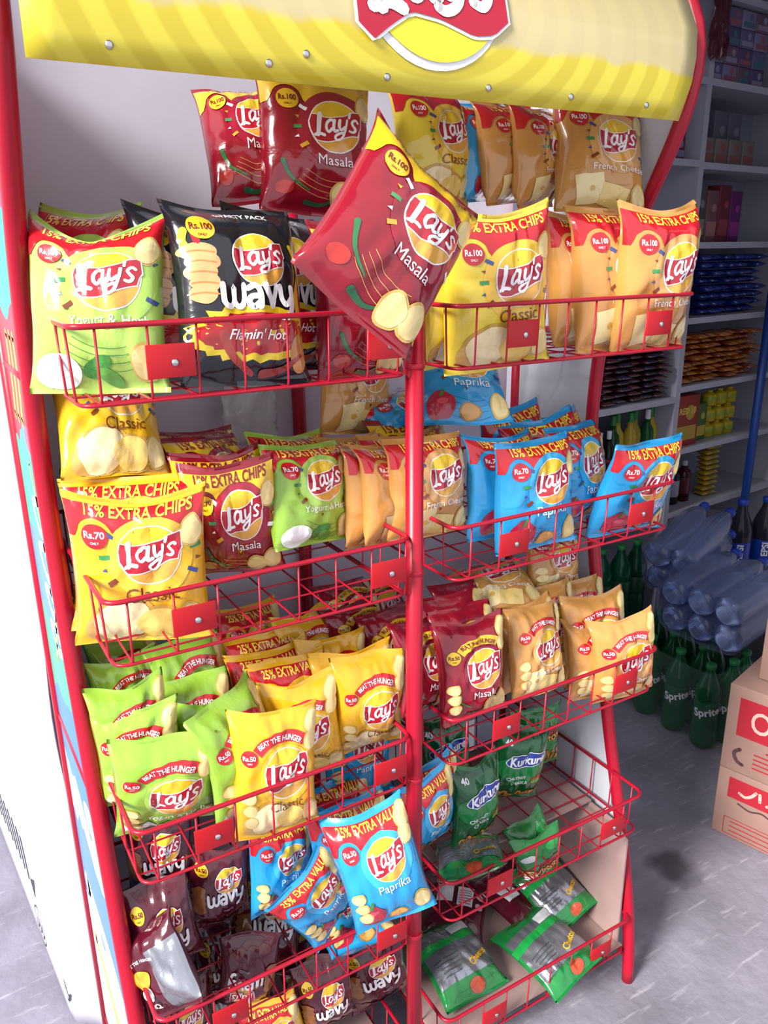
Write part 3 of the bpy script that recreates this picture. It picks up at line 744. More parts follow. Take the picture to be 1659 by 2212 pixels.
def special(kind, A, asp):
    gr, dg, or_ = film('#0e6b33'), film('#0a4a26'), film('#c2702a')
    if kind == 'kk':
        A.part('print'); A.disc(0, asp * .52, .47, film('#16803f'), .0003, ry=.30, seg=36)
        for k in range(13):
            r = random.Random(k); x = -.4 + .066 * k
            A.stroke([(x, asp * (.06 + .08 * r.random())), (x + .05, asp * (.13 + .04 * r.random())), (x + .09, asp * (.08 + .1 * r.random()))], .045, or_ if k % 2 else film('#d58e35'), .0006 + .00005 * k)
        A.disc(.30, asp * .36, .11, film('#b73a2e'), .0008, ry=.05); A.disc(.30, asp * .32, .10, film('#6fae3b'), .0009, ry=.05)
        A.part('logo'); A.disc(.04, asp * .64, .40, F_['white'], .0007, ry=.145, rot=.12); A.disc(.04, asp * .64, .385, film('#1d3c9c'), .0009, ry=.13, rot=.12)
        A.text('Kurkure', .04, asp * .64, .66, F_['white'], .0013, height=.17, rot=.12, bold=.035, shear=.15)
        A.part('lettering'); A.text('CHUTNEY', -.12, asp * .40, .38, F_['white'], .0010, bold=.02); A.piece(); A.text('CHASKA', -.06, asp * .33, .34, F_['white'], .0010, bold=.02)
        A.part('price_badge'); A.text('40', -.32, asp * .86, .13, F_['white'], .0010, bold=.03)
        A.part('print'); A.strip(-.49, .49, asp * .89, asp * .95, dg, .0004)
    elif kind == 'ch':
        A.part('print'); A.strip(-.49, .49, lambda x: asp * (.42 + .06 * math.sin(x * 6)), lambda x: asp * (.62 + .05 * math.sin(x * 5)), film('#8e1c1a'), .0004)
        for k in range(9): A.stroke([(-.4 + .1 * k, asp * .10), (-.36 + .1 * k, asp * .2), (-.40 + .1 * k, asp * .30)], .055, film('#c9741f'), .0006)
        A.disc(-.3, asp * .80, .15, film('#c7ccd0'), .0005, ry=.06); A.disc(.25, asp * .84, .15, film('#2aa04a'), .0005, ry=.08)
        A.part('logo'); A.text('Cheetos', .10, asp * .52, .68, film('#2b1509'), .0008, height=.20, bold=.06, rot=.12); A.text('Cheetos', .10, asp * .52, .66, film('#e0a52a'), .0012, height=.18, bold=.015, rot=.12)
        A.part('price_badge'); A.disc(-.33, asp * .52, .11, film('#e3b72a'), .0008, wob=.08); A.text('30', -.33, asp * .52, .12, film('#a31a1a'), .0012, bold=.03)
    elif kind == 'bkg':
        A.part('print'); A.strip(-.46, .46, asp * .20, asp * .80, mat('silver_film', '#9fa2ac', rough=.22, metal=.75, crinkle=.6, bscale=24), .0004)
        A.strip(-.49, .49, asp * .58, asp * .68, film('#1e9a45'), .0007); A.quad(.26, asp * .75, .30, .16, film('#dfe0e4'), .0009)
        for k in range(5): A.quad(-.2, asp * (.46 - .045 * k), .38 - .03 * k, .012, film('#3c4450'), .0009)
        A.part('logo'); A.text('Cheetos', .25, asp * .34, .34, film('#dca92c'), .0012, height=.10, bold=.03, rot=.4)
        A.part('print'); A.disc(.05, asp * .10, .12, film('#b9461f'), .0007, ry=.08)
    elif kind == 'bkm':
        A.part('print'); A.quad(-.20, asp * .55, .26, .38, film('#dcdce2'), .0008); A.quad(.14, asp * .55, .26, .38, film('#d4d4da'), .0008)
        A.disc(.38, asp * .60, .06, film('#b9a9ae'), .0008); A.disc(.38, asp * .45, .06, film('#b9a9ae'), .0008)
        for k in range(6): A.quad(.14, asp * .55 - .14 + .05 * k, .2, .012, film('#6d2f3e'), .0011)
        A.strip(-.49, .49, asp * .86, asp * .93, film('#5d1524'), .0004)
    elif kind == 'wm50b':
        A.part('print'); A.strip(.05, .49, asp * .05, asp * .75, mat('silver_film', '#9fa2ac', rough=.22, metal=.75, crinkle=.6, bscale=24), .0004)
        A.disc(-.2, asp * .48, .16, film('#d79a2c'), .0006, ry=.14); A.disc(-.2, asp * .30, .12, F_['white'], .0006, ry=.10)
        A.part('lettering'); A.text('BEAT THE HUNGER', -.1, asp * .68, .5, F_['white'], .0010, height=.05, bold=.02, arc=.6)
        A.part('logo'); A.text('BBQ', -.2, asp * .16, .2, F_['white'], .0010, bold=.03)
    return A

KSZ = {'100': (.165, .225), '70': (.165, .185), '50': (.132, .172), 'kk': (.118, .172), 'ch': (.112, .165), 'bkg': (.135, .175), 'bkm': (.14, .18)}
def ksize(k):
    for s_ in ('100', '70', '50', 'kk', 'ch', 'bkg', 'bkm'):
        if s_ in k: return KSZ[s_]
ASP = {}; ARTS = {}; BAGC = {}; COUNT = {}
def body_mats(k):
    if k in ('kk',): c = '#0d5a2c'
    elif k == 'ch': c = '#1a7a35'
    elif k == 'bkg': c = '#157a38'
    elif k in ('bkm', 'wm50', 'wm50b'): c = '#4f0f20'
    elif k == 'w100': c = '#15161e'
    elif k == 'c100': c = '#e6cb3c'
    elif k == 'y100': c = '#a9cd5c'
    else: c = BASE[k[0]]
    return [film(c), film(c, .42)]

def packet(k, x, y, z, yaw, lean, roll, wv, hv, sag, label, group, flip=False, crush=0):
    W, H = ksize(k); ASP[k] = H / W
    n = COUNT.get(k, 0); COUNT[k] = n + 1; var = n % 4
    sag = sag or (.05, .10, .02, .07)[var]
    key = (k, var, sag, crush)
    if key not in BAGC:
        if k not in ARTS: ARTS[k] = art(k).refine(.034)
        fr, bk_ = bag_grid(W, H, sum(map(ord, k)) + var * 11, T=.034 if '100' in k else .030 if '70' in k else .025, sag=sag, crush=crush)
        BAGC[key] = (bag_body('crisp_packet', fr, bk_, body_mats(k)), ARTS[k].meshes(bag_surf(fr, W, H / W)))
    body, parts = BAGC[key]
    nm = {'kk': 'snack_packet', 'ch': 'snack_packet', 'bkg': 'snack_packet'}.get(k, 'crisp_packet')
    o = inst(nm, body)
    Ry = Matrix.Rotation(R_(roll), 4, 'Y'); Rx = Matrix.Rotation(-R_(lean), 4, 'X'); Rz = Matrix.Rotation(R_(yaw), 4, 'Z')
    M = Rz @ Rx @ Ry
    if flip: M = M @ Matrix.Rotation(math.pi, 4, 'Z')
    o.matrix_world = Matrix.Translation((x, y, z)) @ M @ Matrix.Diagonal((wv / W, 1, hv / H, 1))
    tag(o, label, 'snack packet' if nm == 'snack_packet' else 'crisp packet', group)
    for pn, me in parts.items():
        c = inst(pn, me, o)
        if pn == 'confetti': c['kind'] = 'stuff'
    return o

ZO = .253
BAGS = [
 ('y100', 0.0527, 0.1012, 1.2037, -27.2, 16.0, 0.6, 0.1617, 0.2186, 0.3, 'lime-green yogurt crisp packet with crumpled red top, leftmost at the front of the top basket'),
 ('y100', 0.0592, 0.1886, 1.2133, -43.4, 8.1, 0.3, 0.1381, 0.207, 0, 'lime-green yogurt packet standing directly behind the leftmost green packet of the top basket'),
 ('w100', 0.2071, 0.0536, 1.2046, 3.4, 15.7, 4.3, 0.1677, 0.2195, 0, 'black wavy party packet with flame print at the front of the top left basket'),
 ('w100', 0.1636, 0.118, 1.2048, 5.8, 4.6, 3.3, 0.138, 0.2131, 0, 'black wavy packet peeking out behind the left edge of the front black packet'),
 ('w100', 0.2945, 0.1424, 1.2036, 10.9, 10.5, 7.6, 0.1521, 0.21, 0, 'black wavy packet peeking out behind the right edge of the front black packet'),
 ('m100', 0.3907, 0.0846, 1.1852, 5.5, -1.4, -0.1, 0.1487, 0.2102, 0, 'dark red masala packet upright in the top basket, below the tilted masala packet'),
 ('m100', 0.3613, -0.0566, 1.2696, 4.1, 13.2, 40.9, 0.1791, 0.2309, 0, 'dark red masala packet tilted steeply over the rim at the centre of the top basket'),
 ('m100', 0.379, 0.1836, 1.3903, -8.5, 10.8, 4.5, 0.1624, 0.1912, 0, 'large dark red masala packet standing upright at the back under the yellow header'),
 ('m100', 0.3058, 0.2486, 1.3945, -16.0, 31.8, -3.3, 0.1219, 0.194, 0, 'dark red masala packet showing left of the upright masala packet under the header'),
 ('c100', 0.5948, 0.2206, 1.4042, 10.3, 6.7, -0.3, 0.1547, 0.1769, 0, 'shaded yellow classic packet at the back, right of the tilted masala packet'),
 ('p100', 0.708, 0.2651, 1.403, 34.0, 5.9, -4.0, 0.1604, 0.1556, 0, 'blue packet wedged in shade beside the yellow classic packet under the header'),
 ('f100', 0.7428, 0.2378, 1.4001, 26.4, 2.4, -4.6, 0.153, 0.1575, 0, 'orange cheese packet under the header, left one of the two narrow shaded ones'),
 ('f100', 0.7971, 0.2168, 1.397, 23.6, 1.6, -2.8, 0.1529, 0.1615, 0, 'orange cheese packet under the header, right one of the two narrow shaded ones'),
 ('f100', 0.8888, 0.1687, 1.3943, -13.7, 17.1, 4.1, 0.17, 0.1982, 0, 'orange cheese packet facing forward at the back right under the header'),
 ('c100', 0.585, 0.0436, 1.1999, -8.8, -4.3, -4.2, 0.1731, 0.2285, 0, 'lemon-yellow packet at the front of the top right basket beside the centre post'),
 ('c100', 0.5624, 0.1152, 1.188, 14.6, 0.3, -1.5, 0.1466, 0.2097, 0, 'lemon-yellow packet showing as a strip left of the front yellow packet'),
 ('f100', 0.8164, 0.1224, 1.2053, 8.8, 6.8, 0.1, 0.1508, 0.2126, 0, 'orange cheese packet showing as a strip right of the front lemon-yellow packet'),
 ('f100', 0.8411, 0.0788, 1.2048, 1.2, 5.8, -0.1, 0.161, 0.2277, 0, 'orange cheese packet second from the right end of the top basket'),
 ('f100', 0.8993, 0.0349, 1.206, -3.8, -3.5, -0.8, 0.1663, 0.2335, 0, 'orange cheese packet at the right end of the top basket'),
 ('c70', 0.073, 0.2199, 1.0438, 7.0, 39.3, 8.8, 0.1419, 0.1807, 0, 'shaded yellow classic packet leaning back under the top left basket'),
 ('c70', 0.066, 0.0948, 0.8742, -20.9, 1.4, 1.2, 0.1753, 0.2075, 0.12, 'yellow classic packet at the front left of the second basket, lit bright on its left'),
 ('c70', 0.0703, 0.1453, 0.8751, -26.6, 7.3, -1.4, 0.1744, 0.2026, 0, 'yellow classic packet directly behind the front yellow packet of the second basket'),
 ('c70', 0.0758, 0.1916, 0.8781, -25.1, 4.2, 0.2, 0.1679, 0.1967, 0, 'third yellow classic packet back in the second left basket'),
 ('m70', 0.2061, 0.1263, 0.901, -17.3, -17.1, -4.4, 0.1285, 0.1859, 0, 'dark red masala packet facing forward between yellow and green in the second basket'),
 ('m70', 0.2044, 0.1671, 0.9107, -12.7, -13.5, -4.0, 0.1276, 0.1818, 0, 'masala packet with yellow top band right behind the front masala packet, second basket'),
 ('m70', 0.2, 0.2038, 0.9249, 25.8, 13.2, 7.4, 0.152, 0.1589, 0, 'shaded masala packet third back in the second left basket'),
 ('m70', 0.2, 0.2418, 0.9288, 26.3, 12.4, 7.6, 0.1532, 0.1608, 0, 'rearmost shaded masala packet in the second left basket'),
 ('y70', 0.3173, 0.1291, 0.9185, 16.5, 12.7, 7.0, 0.1532, 0.1493, 0, 'green yogurt packet facing forward in the second left basket'),
 ('y70', 0.3165, 0.1726, 0.9254, 21.0, 12.8, 8.4, 0.1584, 0.1573, 0, 'green yogurt packet half hidden behind the green one of the second basket'),
 ('f70', 0.4797, 0.2668, 1.045, 17.9, 4.8, 7.7, 0.1625, 0.1645, 0, 'orange cheese packet high at the back under the top basket, left of the centre post'),
 ('f70', 0.4471, 0.1905, 0.9022, 12.2, 4.3, -1.2, 0.1525, 0.168, 0, 'orange cheese packet behind the green packet, left of the centre post, second basket'),
 ('f70', 0.5052, 0.0938, 0.9081, 9.1, 6.0, 3.7, 0.1616, 0.1556, 0, 'orange cheese packet behind the centre post in the second right basket'),
 ('f70', 0.4581, 0.1171, 0.9015, 25.0, 6.1, 7.7, 0.1544, 0.1535, 0, 'orange cheese packet seen narrow just left of the centre post, second basket'),
 ('f70', 0.4382, 0.1452, 0.8964, 29.7, 4.9, 7.4, 0.1551, 0.1557, 0, 'orange cheese packet seen narrow, leftmost in the second right basket'),
 ('f70', 0.5119, 0.1604, 0.9034, 1.9, 7.2, 0.0, 0.1612, 0.1607, 0, 'orange cheese packet behind the front cheese packet at the centre post'),
 ('m70', 0.5529, 0.2164, 0.9082, 4.4, 6.4, 0.1, 0.1627, 0.1672, 0, 'dark red packet in shade behind the cheese packets of the second basket'),
 ('p70', 0.6808, 0.0522, 0.8805, 1.2, 5.3, 0.9, 0.1677, 0.1795, 0, 'bright blue paprika packet facing forward in the second right basket'),
 ('p70', 0.657, 0.1004, 0.8876, 8.4, 9.2, 4.6, 0.1643, 0.1732, 0, 'blue paprika packet just left of the front paprika packet, second basket'),
 ('p70', 0.8165, 0.0954, 0.8811, 11.6, 6.1, 3.0, 0.1662, 0.1713, 0, 'blue paprika packet behind and right of the front paprika packet'),
 ('p70', 0.7842, 0.149, 0.8854, -4.6, -0.3, -5.3, 0.1658, 0.1876, 0, 'blue paprika packet whose top band shows above the front paprika packet'),
 ('p70', 0.749, 0.1906, 0.899, 7.5, 1.9, -3.9, 0.1608, 0.1874, 0, 'blue paprika packet with its top edge rising at the back, second right basket'),
 ('p70', 0.8621, 0.1904, 0.8801, 16.3, 5.8, 0.3, 0.164, 0.1843, 0, 'blue paprika packet with its top edge farthest right at the back of the second basket'),
 ('p70', 0.638, 0.2034, 1.038, -20.3, 50.6, 1.6, 0.1652, 0.1737, 0, 'blue paprika packet lying back under the top right basket with a pepper picture'),
 ('p70', 0.5613, 0.2537, 0.9757, 18.1, 40.0, -9.3, 0.1604, 0.1245, 0, 'blue packet lying behind the centre post above the cheese packets'),
 ('p70', 0.8984, 0.0382, 0.8618, -0.2, -14.6, 3.1, 0.1792, 0.1784, 0, 'blue paprika packet leaning right at the right end of the second basket'),
 ('y50', 0.063, 0.0818, 0.5468, -11.7, -15.2, 2.6, 0.1433, 0.1721, 0, 'light green yogurt packet at the very front of the third left basket'),
 ('y50', 0.0441, 0.1304, 0.5758, -18.4, -2.5, -0.6, 0.1209, 0.1694, 0, 'light green yogurt packet right behind the foremost green one, third basket'),
 ('y50', 0.1729, 0.0767, 0.5614, 26.4, 2.8, -7.6, 0.1345, 0.1945, 0, 'light green yogurt packet tilted left beside the front yellow packet, third basket'),
 ('y50', 0.1606, 0.1348, 0.5504, -5.2, -0.7, -1.6, 0.1236, 0.1725, 0, 'green yogurt packet in the middle of the green pile, third basket'),
 ('y50', 0.1353, 0.1685, 0.5648, 0.2, 0.4, -1.1, 0.1236, 0.1746, 0, 'green yogurt packet further back in the middle of the green pile, third basket'),
 ('y50', 0.0437, 0.1533, 0.6004, 2.0, -3.5, -2.7, 0.1109, 0.1671, 0, 'green yogurt packet behind at the left side of the green pile, third basket'),
 ('y50', 0.1506, 0.2168, 0.5973, 13.3, 2.9, 0.3, 0.1314, 0.1822, 0, 'shaded green yogurt packet at the back of the green pile under the second basket'),
 ('y50', 0.0512, 0.2123, 0.6134, 14.1, 6.2, 2.3, 0.1145, 0.1614, 0, 'shaded green yogurt packet at the back left of the third basket'),
 ('y50', 0.0618, 0.2611, 0.6182, 10.4, 6.9, 3.4, 0.112, 0.1656, 0, 'rearmost shaded green yogurt packet in the left corner of the third basket'),
 ('c50', 0.2079, 0.0357, 0.5504, -7.6, 4.7, 2.6, 0.1279, 0.1935, 0, 'yellow classic packet hanging over the rim at the front of the third left basket'),
 ('c50', 0.2813, 0.0986, 0.559, -19.3, -4.5, -4.2, 0.1232, 0.1774, 0, 'yellow classic packet right behind the front yellow one of the third basket'),
 ('c50', 0.3869, 0.0735, 0.5767, -9.0, -6.6, -1.6, 0.1183, 0.1728, 0, 'yellow classic packet standing just left of the centre post, third basket'),
 ('c50', 0.3786, 0.106, 0.5741, -7.7, -3.4, -2.8, 0.1375, 0.178, 0, 'yellow classic packet behind the one beside the centre post, third basket'),
 ('c50', 0.3678, 0.1638, 0.5772, 0.8, 5.4, 1.4, 0.1257, 0.171, 0, 'yellow classic packet third back from the centre post, third basket'),
 ('c50v', 0.291, 0.1486, 0.566, -3.3, -0.3, -3.9, 0.1264, 0.1712, 0, 'yellow packet with extra value band nearest the front in the third basket'),
 ('c50v', 0.2716, 0.178, 0.5706, -1.2, 3.4, -2.6, 0.1409, 0.1815, 0, 'yellow packet with extra value band second in its row, third basket'),
 ('c50v', 0.2782, 0.222, 0.5742, 4.0, 3.0, -0.1, 0.1328, 0.1796, 0, 'yellow packet with extra value band third in its row, third basket'),
 ('c50v', 0.2761, 0.2795, 0.6027, 11.9, 11.6, 4.7, 0.1286, 0.1763, 0, 'yellow packet with extra value band farthest back, third left basket'),
 ('c50', 0.3562, 0.231, 0.5966, 9.3, 7.3, 1.6, 0.1287, 0.1728, 0, 'shaded yellow classic packet at the back middle of the third left basket'),
 ('m50', 0.4569, 0.2669, 0.636, 15.4, 30.3, 7.9, 0.1304, 0.1282, 0, 'dark red masala packet slumped at the back of the third left basket'),
 ('m50', 0.4515, 0.2281, 0.6138, 15.2, 22.1, 0.7, 0.1289, 0.1292, 0, 'dark red masala packet slumped in the heap left of the centre post'),
 ('m50', 0.4947, 0.1827, 0.596, 10.6, 18.3, 3.1, 0.1318, 0.1405, 0, 'dark red masala packet on top of the heap beside the centre post, third basket'),
 ('m50', 0.5356, 0.2978, 0.6179, 13.7, 27.0, 1.6, 0.1329, 0.1222, 0, 'rearmost dark red masala packet in the heap under the second basket'),
 ('m50', 0.4891, 0.0888, 0.6093, 25.5, 17.7, 13.8, 0.1331, 0.1523, 0, 'dark red masala packet right behind the centre post in the third basket'),
 ('m50', 0.5569, 0.0416, 0.6087, -3.1, 8.2, 0.6, 0.1325, 0.1717, 0, 'bright red masala packet at the front of the third right basket'),
 ('m50', 0.5764, 0.0879, 0.6036, 3.2, 11.0, 3.3, 0.1328, 0.1668, 0, 'red masala packet right behind the front one, third right basket'),
 ('m50', 0.593, 0.1302, 0.6112, 3.5, 11.8, 0.2, 0.1384, 0.1654, 0, 'shaded red masala packet third back in the third right basket'),
 ('m50', 0.6451, 0.1868, 0.611, 10.6, 15.0, 4.1, 0.1363, 0.1494, 0, 'shaded red masala packet slumped at the back of the third right basket'),
 ('f50', 0.7104, 0.0618, 0.5905, 8.6, 13.8, 6.2, 0.1336, 0.1574, 0, 'orange cheese packet facing forward right of the red masala packet, third basket'),
 ('f50', 0.7281, 0.1012, 0.5788, 0.0, 8.0, -2.0, 0.1305, 0.161, 0, 'orange cheese packet behind the forward-facing one, third right basket'),
 ('f50', 0.7356, 0.2094, 0.6528, -28.4, 74.4, -12.8, 0.153, 0.1498, 0, 'crumpled orange packet lying flat at the back of the third right basket'),
 ('f50', 0.8779, 0.2087, 0.6724, 3.0, 16.1, 8.0, 0.1407, 0.1394, 0, 'orange cheese packet set high at the back of the third right basket'),
 ('f50', 0.8179, 0.1484, 0.568, -0.7, 14.4, 1.4, 0.1387, 0.1695, 0, 'orange cheese packet in the middle at the back, third right basket'),
 ('f50', 0.8858, 0.0928, 0.552, -9.4, 10.0, 0.2, 0.1432, 0.1796, 0, 'orange cheese packet second back at the right end of the third basket'),
 ('f50', 0.8723, 0.0779, 0.5205, 2.7, 9.2, 4.5, 0.1316, 0.1568, 0, 'orange cheese packet showing narrow left of the rightmost one, third basket'),
 ('f50', 0.9043, 0.0341, 0.5293, -11.8, -0.7, -5.6, 0.1375, 0.1718, 0, 'orange cheese packet rightmost at the front of the third basket'),
 ('f50', 0.907, 0.1631, 0.5497, -5.4, 11.4, -1.0, 0.1425, 0.179, 0, 'orange cheese packet at the back right of the third basket'),
 ('wm50', 0.0647, 0.1725, 0.3681, -16.6, -6.1, 1.5, 0.1077, 0.1731, 0, 'maroon wavy packet in shade at the back left of the fourth basket'),
 ('wm50', 0.1474, 0.1542, 0.2821, -7.9, -6.7, 1.5, 0.1049, 0.1742, 0, 'maroon wavy packet upright in the middle of the fourth left basket'),
 ('wm50', 0.046, 0.1194, 0.272, -9.1, -3.3, -6.6, 0.1029, 0.1661, 0, 'maroon wavy packet leaning at the left side of the fourth basket'),
 ('wm50b', 0.0284, 0.0744, 0.2529, -56.8, 11.6, -40.0, 0.1222, 0.1326, 0, 'glossy maroon and silver packet slumped at the front left of the fourth basket'),
 ('p50', 0.2382, 0.1117, 0.3147, 0.9, -3.0, 2.1, 0.1131, 0.1704, 0, 'blue paprika packet in shade left in the blue pile of the fourth basket'),
 ('p50', 0.2775, 0.0652, 0.268, 9.5, -2.3, -32.8, 0.1319, 0.1631, 0, 'blue packet with a diagonal extra value band in the fourth left basket'),
 ('p50', 0.3638, 0.1079, 0.1184, 7.8, 109.9, 15.2, 0.1274, 0.1605, 0, 'blue packet lying flat under the diagonal one, fourth left basket'),
 ('p50', 0.3286, -0.0527, 0.3874, -19.7, 10.8, -14.5, 0.1286, 0.1893, 0, 'bright blue paprika packet hanging over the rim at the centre of the fourth basket'),
 ('p50', 0.3429, 0.0652, 0.3341, -6.4, 1.3, -5.2, 0.1381, 0.18, 0, 'blue paprika packet right behind the one hanging over the rim'),
 ('p50', 0.4052, 0.1531, 0.4374, -7.1, 2.1, 0.3, 0.1272, 0.1714, 0, 'blue paprika packet high behind the yellow packets, above the fourth basket'),
 ('p50', 0.3523, 0.131, 0.3217, -5.5, 2.3, -4.0, 0.1279, 0.1768, 0, 'blue paprika packet in the middle of the blue pile, fourth left basket'),
 ('p50', 0.4972, 0.0758, 0.3224, 8.1, -8.6, -8.0, 0.1223, 0.1738, 0, 'blue paprika packet just right of the centre post in the fourth basket'),
 ('p50', 0.5402, 0.1219, 0.3158, 6.2, -5.4, -8.2, 0.1147, 0.1669, 0, 'blue paprika packet behind the one right of the centre post'),
 ('kk', 0.7706, 0.1567, 0.2766, -14.6, -4.6, 6.7, 0.1159, 0.1677, 0, 'green snack packet with blue oval logo upright at the back, fourth right basket'),
 ('kk', 0.6222, 0.1013, 0.2845, 6.7, -0.7, -0.3, 0.1175, 0.1802, 0, 'green snack packet with blue oval logo leaning beside the blue packets'),
 ('ch', 0.8551, 0.2088, 0.2846, -16.2, -11.5, -5.6, 0.1158, 0.1609, 0, 'green and red cheese snack packet at the back of the fourth right basket'),
 ('kk', 0.6234, 0.2028, 0.3281, -14.6, -4.8, -5.5, 0.109, 0.1602, 0, 'green snack packet in shade behind the centre post, fourth right basket'),
 ('bkg', 0.5906, 0.0748, 0.1903, 3.6, 109.9, 33.9, 0.1288, 0.1693, 0, 'silver-backed green packet lying face down in the fourth right basket'),
 ('ch', 0.7774, 0.1094, 0.1109, -3.6, 3.9, -20.1, 0.0954, 0.1448, 0, 'green cheese snack packet tilted on edge in the fourth right basket'),
 ('ch', 0.7526, 0.0683, 0.1211, -0.3, -20.4, -17.6, 0.1043, 0.1587, 0, 'green cheese snack packet lying at the front of the fourth right basket'),
 ('wm50', 0.17, 0.1097, 0.1238, -20.6, -5.2, 185.4, 0.099, 0.1724, 0, 'maroon wavy packet standing upside down at the front of the bottom left tray'),
 ('wm50', 0.3596, 0.1791, -0.0281, -11.8, -10.9, -14.1, 0.1207, 0.1631, 0, 'maroon wavy packet lying back in the middle of the bottom left tray'),
 ('wm50', 0.4113, 0.116, -0.0099, -13.3, -1.8, -11.0, 0.1287, 0.1633, 0, 'maroon wavy packet beside the centre post in the bottom left tray'),
 ('wm50', 0.2934, 0.0816, 0.0254, -10.7, -7.8, -6.7, 0.1017, 0.1654, 0, 'maroon wavy packet at the front middle of the bottom left tray'),
 ('c50v', 0.2034, 0.0921, 0.0003, -5.9, -13.4, -13.1, 0.1018, 0.1633, 0, 'yellow packet with extra value band lying in the bottom left tray'),
 ('wm50', 0.07, 0.1508, 0.0419, -12.1, -4.6, -3.8, 0.0986, 0.1671, 0, 'maroon wavy packet at the front left end of the bottom left tray'),
 ('wm50', 0.1627, 0.2279, 0.0478, -7.5, -8.8, -3.9, 0.1005, 0.166, 0, 'maroon wavy packet behind the upside-down one in the bottom left tray'),
]
GROUPS = ['packets in the top baskets', 'packets in the second baskets', 'packets in the third baskets', 'packets in the fourth baskets']
for k, x, y, z, yaw, lean, roll, wv, hv, sag, label in BAGS:
    g = GROUPS[0 if z > 1.07 else 1 if z > .75 else 2 if z > .46 else 3]
    if 'under the top' in label or label.startswith('blue packet lying behind') : g = GROUPS[1]
    if 'third' in label: g = GROUPS[2]
    if 'fourth' in label: g = GROUPS[3]
    packet(k, x, y, z + ZO, yaw, lean, roll, wv, hv, sag, label, g)

# packets dropped in the lowest tray
LOW = [
 ('bkm', .83, .215, .128, 14, 80, 2, .15, .17, 'maroon packet lying face down with two white panels, bottom right tray'),
 ('bkg', .885, .16, .16, -30, 66, -35, .125, .165, 'green-banded silver packet leaning on the cardboard beside the maroon one, bottom tray'),
 ('bkg', .612, .145, .132, 6, 80, 6, .15, .18, 'silver packet with green band just right of the centre post, bottom tray'),
 ('bkg', .79, .068, .132, -22, 80, -32, .15, .18, 'silver packet with green band at the front right of the bottom tray'),
 ('bkm', .70, .26, .125, -14, 82, 30, .14, .17, 'maroon packet lying half hidden at the back of the bottom right tray'),
 ('wm50', .08, .13, .15, 25, 58, -20, .13, .17, 'maroon wavy packet lying in the left corner of the bottom left tray'),
 ('wm50', .33, .24, .19, 10, 45, 5, .13, .17, 'maroon wavy packet leaning at the back of the bottom left tray'),
 ('wm50', .16, .25, .19, -8, 40, -12, .13, .17, 'maroon wavy packet at the back left of the bottom left tray'),
 ('wm50', .235, .19, .40 - .02, 0, 38, 20, .13, .17, 'maroon wavy packet deep in shade at the back of the fourth left basket'),
]
for k, x, y, z, yaw, lean, roll, wv, hv, label in LOW:
    packet(k, x, y, z, yaw, lean, roll, wv, hv, 0, label, 'packets in the bottom trays')

# ------------------------------------------------------------------ shop shelves at the right
SA = R_(5)
SO = Vector((1.62, 1.08, 0)); SE = Vector((math.cos(SA), math.sin(SA), 0)); SN = Vector((-math.sin(SA), math.cos(SA), 0))
def SP(u, d, z): return SO + SE * u + SN * d + Vector((0, 0, z))
shelf_m = mat('grey_shelf', '#a4a3b2', rough=.4, spec=.4, var=.06, vscale=5)
shelf_b = mat('shelf_back', '#8f94a6', rough=.5, spec=.3, var=.08, vscale=3)
blue_m = mat('blue_post', '#123a86', rough=.4)
sh = empty('shelf_unit', SO, (0, 0, SA)); tag(sh, 'grey metal shop shelving behind the rack at the right', 'shelf')
DIV = .72
for u in (-.02, DIV, 1.50): G().box(u - .014, u + .014, .0, .30, 0, 2.45).build('upright', shelf_m, sh, smooth=False)
G().box(-.03, 1.51, .30, .31, 0, 2.45).build('back_board', shelf_b, sh, smooth=False)
LV = [.28, .50, .755, 1.0, 1.252, 1.517, 1.78, 2.04, 2.30]; LV2 = [.28, .62, .965, 1.30, 1.785, 2.04, 2.30]
for z in LV: G().box(DIV + .014, 1.486, .0, .30, z - .022, z).build('shelf_board', shelf_m, sh, smooth=False)
for z in LV2: G().box(-.006, DIV - .014, .0, .30, z - .022, z).build('shelf_board', shelf_m, sh, smooth=False)
G().tube([(1.19, -.05, 0), (1.19, -.05, 1.5)], .017, 10).build('blue_post', blue_m, sh)

def boxpack(name, u, d, z, w_, dp, h, cols, label, cat, group, yaw=0, text=None, tcol='#d8d8de'):
    o = G().box(-w_ / 2, w_ / 2, -dp / 2, dp / 2, 0, h, bev=min(.003, h * .08)).build(name, mat('card_' + cols[0][1:], cols[0], rough=.5, var=.08, vscale=20))
    o.location = SP(u, d, z); o.rotation_euler = (0, 0, SA + yaw)
    tag(o, label, cat, group)
    A = Art(); A.part('print'); m2 = mat('ink_' + cols[1][1:], cols[1], rough=.5)
    A.strip(-w_ * .42, w_ * .42, h * .12, h * .40, m2, .0006, n=2, rows=1); A.disc(w_ * .12, h * .66, min(w_, h) * .2, m2, .0006, seg=14, rings=1)
    if text: A.part('lettering'); A.text(text, 0, h * .7, w_ * .7, mat('ink_' + tcol[1:], tcol, rough=.5), .001, bold=.03)
    A.refine(9)
    for n, me in A.meshes(lambda P: [(p[0], -dp / 2 - p[2], p[1]) for p in P]).items(): inst(n, me, o)
    return o

